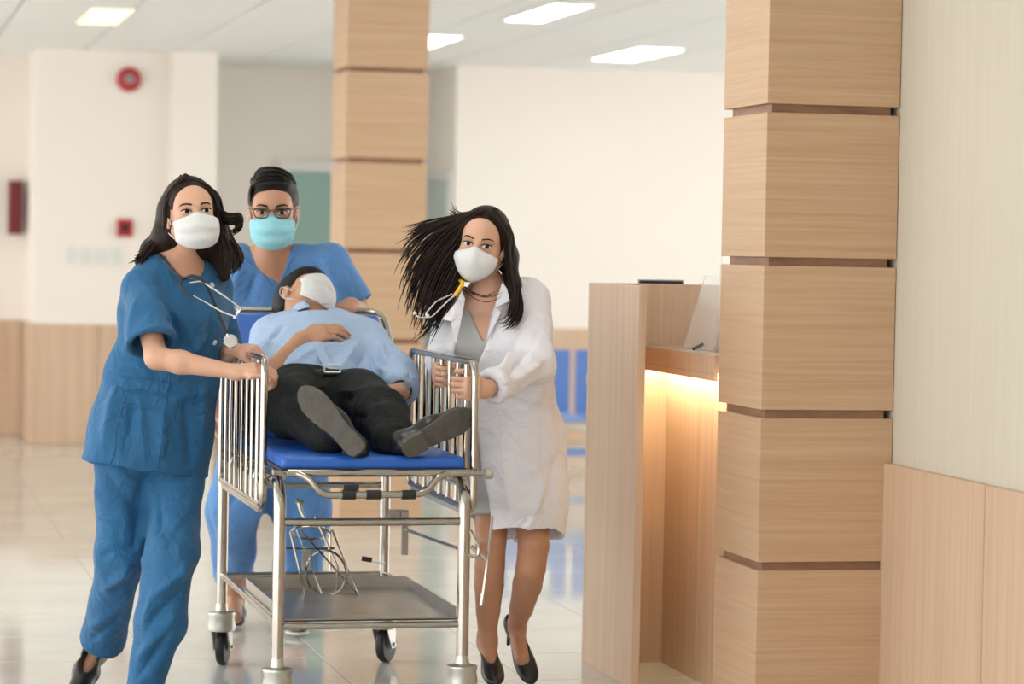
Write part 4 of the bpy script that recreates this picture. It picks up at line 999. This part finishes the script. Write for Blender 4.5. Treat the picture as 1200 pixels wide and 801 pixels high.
# ------------------------------------------------------------------ man in sky blue scrubs pushing from the head end
def pusher():
    J = at; sv = nrm(R_*.98+D_*.1); 
    P = person('man in sky blue scrubs with glasses and cyan mask pushing the stretcher head end', at(310, 735, 10.35)*[1, 1, 0])
    neck = J(316, 306, 9.82); H = Head(J(320, 246, 9.70), frame(3, -6, -1), 1.08)
    shR, shL = J(273, 311, 9.84), J(386, 306, 9.80)
    elR, wrR = J(252, 405, 9.86), J(251, 476, 9.62)
    elL, wrL = J(424, 372, 9.80), J(411, 358, 9.60)
    ST = [(J(326, 335, 9.88), sv, .195, .10), (J(326, 375, 9.95), sv, .185, .125), (J(322, 425, 10.08), sv, .165, .12), (J(318, 462, 10.18), sv, .175, .13)]
    hR, hL = J(298, 480, 10.2), J(342, 480, 10.2); kR, kL = J(276, 592, 10.12), J(350, 596, 10.22); aR, aL = J(273, 705, 10.42), J(346, 715, 10.28)
    F = SDF(.004); H.skull(F, neck, .051)
    F.loft(ST, .04, -.012); F.cone(shR, neck, .05, .052, .05); F.cone(shL, neck, .05, .052, .05); F.cone(neck, ST[0][0], .056, .09, .05)
    arm(F, shR, elR, wrR, .05, .042, .029); arm(F, shL, elL, wrL, .05, .042, .029)
    hand(F, wrR, V(.1, -.3, -1), V(1, 0, .1), True, (25, 50, 30), 1.05)
    hand(F, wrL, V(-.22, -.75, -.1), V(0, .15, -1), False, (38, 50, 30), 1.08)
    F.chain([hR, kR, aR], [.09, .06, .042], .03); F.chain([hL, kL, aL], [.09, .06, .042], .03)
    F.cone(aR, J(274, 722, 10.25), .04, .03, .02); F.cone(aL, J(347, 730, 10.12), .04, .03, .02)
    sobj('body', F.mesh(), skinM, P)
    H.eyes(P, (.0095, hair_black), (0, -.001)); H.mask(P, mask_cyan, 'flat')
    T = SDF(.006)
    T.loft([(J(327, 330, 9.88), sv, .205, .108), (J(327, 375, 9.95), sv, .205, .145), (J(322, 425, 10.08), sv, .19, .145), (J(318, 475, 10.2), sv, .20, .155), (J(317, 505, 10.24), sv, .205, .16)], .05, 0, True)
    T.cone(shR, neck*.72+shR*.28, .070, .056, .05); T.cone(shL, neck*.72+shL*.28, .070, .056, .05)
    T.cone(shR, shR+(elR-shR)*.72, .072, .075, .05, flat=True); T.cone(shL, shL+(elL-shL)*.78, .066, .078, .03, flat=True); T.hollow(shL, shL+(elL-shL)*.78, .069)
    T.cone(neck+Z_*.0, H.c, .053, .058, .008, 's')
    A = J(283, 285, 9.7); B = J(324, 332, 9.70); C_ = J(344, 280, 9.7); pl = nrm(np.cross(B-A, D_)); pr = nrm(np.cross(C_-B, D_))
    s1 = 1 if (C_-B)@pl > 0 else -1; s2 = 1 if (A-B)@pr > 0 else -1
    T.add(lambda X, Y, Zc: -np.minimum(((X-B[0])*pl[0]+(Y-B[1])*pl[1]+(Zc-B[2])*pl[2])*s1, ((X-B[0])*pr[0]+(Y-B[1])*pr[1]+(Zc-B[2])*pr[2])*s2), B+V(-.16, -.1, 0)-.02, B+V(.12, .2, .2), .006, 's')
    Vt, Ft = T.mesh(1)
    sg = [((365, 330), (345, 360), .016, 0.0105), ((380, 345), (350, 365), .014, -0.0105), ((400, 345), (375, 300), .016, 0.0105), ((390, 350), (365, 310), .012, -0.0090), ((415, 350), (400, 315), .012, 0.0075), ((300, 320), (290, 355), .014, -0.0090), ((285, 300), (275, 340), .014, 0.0090)]
    Vt = folds(Vt, Ft, sg, (.006, 11), 12); tu = sobj('scrub_top', (Vt, Ft), blue_scrub, P)
    MB().tube(pick_line(Vt, [(279, 291), (299, 314), (321, 338)], 5), .004, 6).tube(pick_line(Vt, [(327, 338), (338, 314), (347, 291)], 5), .004, 6).build('neckband', blue_scrub, tu)
    T = SDF(.007)
    T.econe(J(319, 470, 10.2), J(317, 500, 10.22), sv, (.18, .135), (.18, .14), .05)
    T.cone(hR, kR, .115, .098, .05); T.cone(kR, J(273, 672, 10.40), .098, .083, .05, flat=True); T.hollow(kR, J(273, 672, 10.40), .074)
    T.cone(hL, kL, .115, .102, .05); T.cone(kL, J(350, 694, 10.28), .102, .094, .05, flat=True); T.hollow(kL, J(350, 694, 10.28), .085)
    Vt, Ft = T.mesh(1); Vt = folds(Vt, Ft, [((300, 600), (262, 640), .02, .010), ((290, 570), (260, 600), .016, -.008), ((375, 590), (340, 630), .02, .010), ((378, 620), (345, 660), .016, -.009), ((330, 600), (340, 680), .016, .008)], (.008, 11), 15)
    sobj('trousers', (Vt, Ft), blue_scrub, P)
    F = SDF(.004); H.cap(F, .002); h = H.w
    H.ell(F, (.004, .036, .095), (.064, .052, .026), .03)
    H.ell(F, (-.006, .115, -.020), (.058, .064, .106), .012, 's'); H.ell(F, (0, .05, -.13), (.2, .2, .10), .01, 's')
    for i in (-1, 1): H.ell(F, (i*.085, .02, -.03), (.025, .045, .05), .01, 's')
    hr = sobj('hair', F.mesh(), hair_black, P)
    gg = [[h(.058, .055, .085), h(.035, .085, .108), h(-.005, .088, .113), h(-.045, .065, .100), h(-.07, .03, .07)], [h(.062, .03, .09), h(.035, .065, .125), h(-.01, .065, .130), h(-.05, .04, .112), h(-.078, .0, .07)], [h(.064, 0, .09), h(.04, .03, .130), h(-.01, .02, .134), h(-.055, .0, .115), h(-.082, -.03, .06)], [h(.064, .05, .08), h(.073, .045, .06), h(.077, .035, .04), h(.079, .025, .02)]]
    strands(gg, 90, .0045, 21, .005, .004, 12).build('hair_locks', hair_black, hr, True)
    # glasses
    gl = thing_part = MB()
    fr = MB()
    for i in (-1, 1):
        pts = [(i*.010, .116, .006), (i*.012, .115, .0125), (i*.036, .111, .0135), (i*.058, .098, .012), (i*.059, .098, .002), (i*.052, .102, -.013), (i*.036, .109, -.016), (i*.018, .114, -.013), (i*.010, .116, .0)]
        pp = spline([h(*q) for q in pts]+[h(*pts[0])], 40); fr.tube(pp, .0023, 6)
        fr.tube([h(*q) for q in pts[1:4]], .0034, 6)
        fr.tube(spline([h(i*.058, .098, .010), h(i*.070, .07, .010), h(i*.080, .02, .006), h(i*.083, -.015, .004)], 12), .0020, 6)
    fr.tube(spline([h(-.010, .116, .006), h(0, .1185, .009), h(.010, .116, .006)], 8), .002, 6)
    go = fr.build('eyeglasses', black_plastic, P)
    lens = mat('lens_glass', (1, 1, 1), .02, **{'Transmission Weight': 1.0, 'IOR': 1.05})
    for i in (-1, 1):
        pts = [(i*.010, .116, .006), (i*.012, .115, .0125), (i*.036, .111, .0135), (i*.058, .098, .012), (i*.059, .098, .002), (i*.052, .102, -.013), (i*.036, .109, -.016), (i*.018, .114, -.013)]
        MB().raw([h(*q) for q in pts], [tuple(range(8))]).build('lens', lens, go, False)
    for x, y, dd in ((273, 0, 10.50), (347, 0, 10.36)):
        p = J(x, 700, dd); q = J(x+3, 700, dd-.26)
        shoe('shoe', P, np.array([*p[:2], .014]), np.array([*q[:2], .014]), Z_, sneaker, .28, kind='sneaker', solem=white_pl)
pusher()

# ------------------------------------------------------------------ patient on the stretcher
def patient():
    J = at; P = person('unconscious man in pale blue shirt and black trousers lying on the stretcher', J(385, 500, 8.9))
    cn = nrm(V(.05, -math.sin(BA), math.cos(BA)))       # out of the chest
    sp = nrm(V(-.10, math.cos(BA), math.sin(BA)))       # towards the head
    sv = nrm(np.cross(sp, cn)); sv = sv if sv@R_ > 0 else -sv
    pel = J(384, 466, 9.03); neck = J(366, 378, 9.42)
    hf = nrm(V(.668, -.40, .608)); hu = nrm(V(-.147, .80, .532))
    H = Head(J(356, 351, 9.47), frame(0, 0, 0, hf, hu), 1.0)
    shR, shL = J(316, 398, 9.33), J(428, 399, 9.33)
    elR, wrR = J(309, 452, 9.03), J(352, 399, 9.08)
    elL, wrL = J(466, 440, 9.12), J(470, 459, 8.92)
    ST = [(neck*.8+pel*.2, sv, .165, .085), (neck*.6+pel*.4, sv, .170, .105), (neck*.3+pel*.7, sv, .150, .10), (pel, sv, .160, .105)]
    hR, hL = J(350, 468, 8.98), J(420, 470, 8.98); kR, kL = J(336, 481, 8.62), J(446, 488, 8.60); aR, aL = J(388, 512, 8.30), J(462, 516, 8.32)
    F = SDF(.0038); H.skull(F, neck, .055)
    F.loft(ST, .04, -.010); F.cone(shR, neck, .05, .05, .05); F.cone(shL, neck, .05, .05, .05)
    arm(F, shR, elR, wrR, .048, .042, .029); arm(F, shL, elL, wrL, .048, .042, .029)
    hand(F, wrR, V(.93, .12, .34), -cn, True, (14, 28, 20), 1.02, (.6, .8, .1))
    hand(F, wrL, V(-1, -.05, .12), V(0, -.1, -1), False, (16, 30, 22), 1.02, (.55, .85, .1))
    F.chain([hR, kR, aR], [.085, .055, .04], .03); F.chain([hL, kL, aL], [.085, .055, .04], .03)
    sobj('body', F.mesh(), skinM, P); H.mask(P, mask_white, 'flat', True, .045, 1.04)
    F = SDF(.0045); H.cap(F, .001); h = H.w; H.ell(F, (0, .030, .062), (.069, .066, .047), .02)
    H.ell(F, (0, .115, -.06), (.046, .066, .100), .010, 's'); H.ell(F, (0, .05, -.15), (.2, .2, .11), .01, 's')
    for i in (-1, 1): H.ell(F, (i*.088, .02, -.03), (.024, .03, .04), .01, 's')
    sobj('hair', F.mesh(), hair_black, P)
    # shirt
    T = SDF(.0055)
    G = [(neck*.86+pel*.14, sv, .170, .085), (neck*.62+pel*.38, sv, .192, .128), (neck*.3+pel*.7, sv, .180, .125), (pel-sp*.03, sv, .176, .122)]
    T.loft(G, .05)
    T.cone(shR, neck*.5+shR*.5, .066, .055, .05); T.cone(shL, neck*.5+shL*.5, .066, .055, .05)
    T.cone(shR, shR+(elR-shR)*.86, .066, .064, .035, flat=True); T.hollow(shR, shR+(elR-shR)*.86, .055)
    T.cone(shL, elL, .070, .068, .05); T.cone(elL, elL+(wrL-elL)*.86, .066, .050, .04, flat=True)
    T.cone(neck-sp*.045+cn*.075, neck+sp*.06+cn*.03, .050, .070, .008, 's'); T.cone(neck, H.c, .066, .07, .008, 's')
    Vt, Ft = T.mesh(1)
    sg = [((392, 400), (350, 420), .012, 0.0102), ((400, 410), (360, 430), .010, -0.0102), ((420, 400), (400, 430), .014, 0.0119), ((430, 410), (415, 440), .012, -0.0119), ((445, 400), (455, 430), .012, 0.0102), ((440, 420), (465, 435), .010, -0.0102), ((440, 430), (470, 445), .010, 0.0119),
          ((340, 420), (330, 445), .014, 0.0102), ((352, 425), (345, 445), .010, -0.0085), ((315, 390), (300, 415), .012, 0.0102), ((330, 380), (305, 400), .010, -0.0085), ((390, 425), (430, 435), .012, 0.0085), ((370, 390), (400, 395), .012, -0.0068)]
    Vt = folds(Vt, Ft, sg, (.005, 12), 31); so = sobj('shirt', (Vt, Ft), shirt_blue, P)
    band(Vt, Ft, [(370, 386), (374, 408), (382, 420), (390, 432)], .03, .003).build('placket', shirt_blue, so)
    for x, y in ((373, 397), (379, 412), (388, 425)):
        stud(Vt, Ft, x, y, .006, button_m, so)
    na = nrm(H.c-neck); fx = nrm(cn-na*(cn@na)); sx_ = np.cross(na, fx); b = MB(); vs = []; n = 33; c0 = neck+na*.020+cn*.016
    for i in range(n):
        t = math.radians(14+332*i/(n-1)); e = abs(i-(n-1)/2)/((n-1)/2); dr = fx*math.cos(t)+sx_*math.sin(t); pt = .022*max(0, e-.75)/.25
        vs += [c0+dr*.064-na*.02, c0+dr*.063+na*.022, c0+dr*.069+na*.024, c0+dr*(.086+pt*.6)-na*(.012+pt)]
    b.raw(vs, [(i*4+j, i*4+4+j, i*4+5+j, i*4+1+j) for i in range(n-1) for j in range(3)])
    o = b.build('collar', shirt_blue, so, True); md = o.modifiers.new('t', 'SOLIDIFY'); md.thickness = .003; md.offset = 0
    for pts in () and ([(343, 368, 9.36), (352, 364, 9.37), (366, 377, 9.31), (362, 384, 9.29), (350, 379, 9.31)], [(366, 379, 9.31), (379, 365, 9.36), (388, 370, 9.36), (384, 382, 9.31), (374, 388, 9.28)]):
        b = MB().raw([J(*q) for q in pts], [(0, 1, 2, 3, 4)]); o = b.build('collar', shirt_blue, so, False); md = o.modifiers.new('t', 'SOLIDIFY'); md.thickness = .006; md.offset = 0
    # trousers
    T = SDF(.0055)
    T.econe(pel-sp*.045, pel-sp*.13+V(0, -.0, -.02), sv, (.178, .124), (.180, .125), .05)
    T.cone(hR+Z_*.01, kR+Z_*.01, .104, .080, .06); T.cone(kR+Z_*.01, aR, .080, .062, .05)
    T.cone(hL+Z_*.01, kL+Z_*.01, .104, .080, .06); T.cone(kL+Z_*.01, aL, .080, .066, .05)
    Vt, Ft = T.mesh(1)
    sg = [((385, 455), (390, 490), .012, -0.0150), ((380, 450), (350, 470), .012, 0.0105), ((375, 458), (340, 485), .010, -0.0090), ((395, 455), (440, 462), .012, 0.0105), ((400, 465), (450, 470), .010, -0.0105), ((405, 475), (455, 480), .011, 0.0120), ((410, 488), (460, 490), .010, -0.0105), ((420, 498), (468, 498), .010, 0.0120), ((330, 465), (345, 500), .014, 0.0105), ((345, 470), (360, 505), .012, -0.0105), ((385, 440), (388, 455), .008, 0.0090)]
    Vt = folds(Vt, Ft, sg, (.005, 12), 33); tro = sobj('trousers', (Vt, Ft), trouser_black, P)
    bl = []
    ring = [pel-sp*.040+sv*.184*math.cos(t)+cn*.130*math.sin(t) for t in np.linspace(0, 2*math.pi, 41)]
    MB().tube(ring, .017, 8, flat=1).build('belt', leather_black, tro)
    p = pel-sp*.040+cn*.140+sv*.01
    b = MB(); 
    for a, c in (((-.025, -.018), (.025, -.018)), ((.025, -.018), (.025, .018)), ((.025, .018), (-.025, .018)), ((-.025, .018), (-.025, -.018))):
        b.tube([p+sv*a[0]+sp*a[1]+cn*.01, p+sv*c[0]+sp*c[1]+cn*.01], .003, 6)
    b.build('belt_buckle', zinc, tro)
    # watch
    w0 = wrL+(elL-wrL)*.06; ax = nrm(elL-wrL); wt = MB().tube(circ(w0, .031, ax), .006, 8).build('wristwatch', leather_black, P)
    fc_ = w0+nrm(V(.5, -.6, .5))*.033; MB().lathe(fc_, nrm(V(.5, -.6, .5)), [(.015, 0), (.016, .004), (.013, .007)], 16).build('watch_face', grey_pl, wt)
    # shoes with soles to the viewer
    hl, to = J(424, 531, 8.16), J(361, 463, 8.20); n_ = nrm(V(-.25, .95, .15)); shoe('shoe', P, hl, to, n_, leather_black, .275, kind='sneaker', solem=sole_mat)
    hl, to = J(471, 527, 8.20), J(551, 489, 8.24); n_ = nrm(V(-.25, .95, .25)); shoe('shoe', P, hl, hl+nrm(to-hl+V(0, .06, 0))*.27, n_, leather_black, .265, kind='sneaker', solem=sole_mat)
patient()
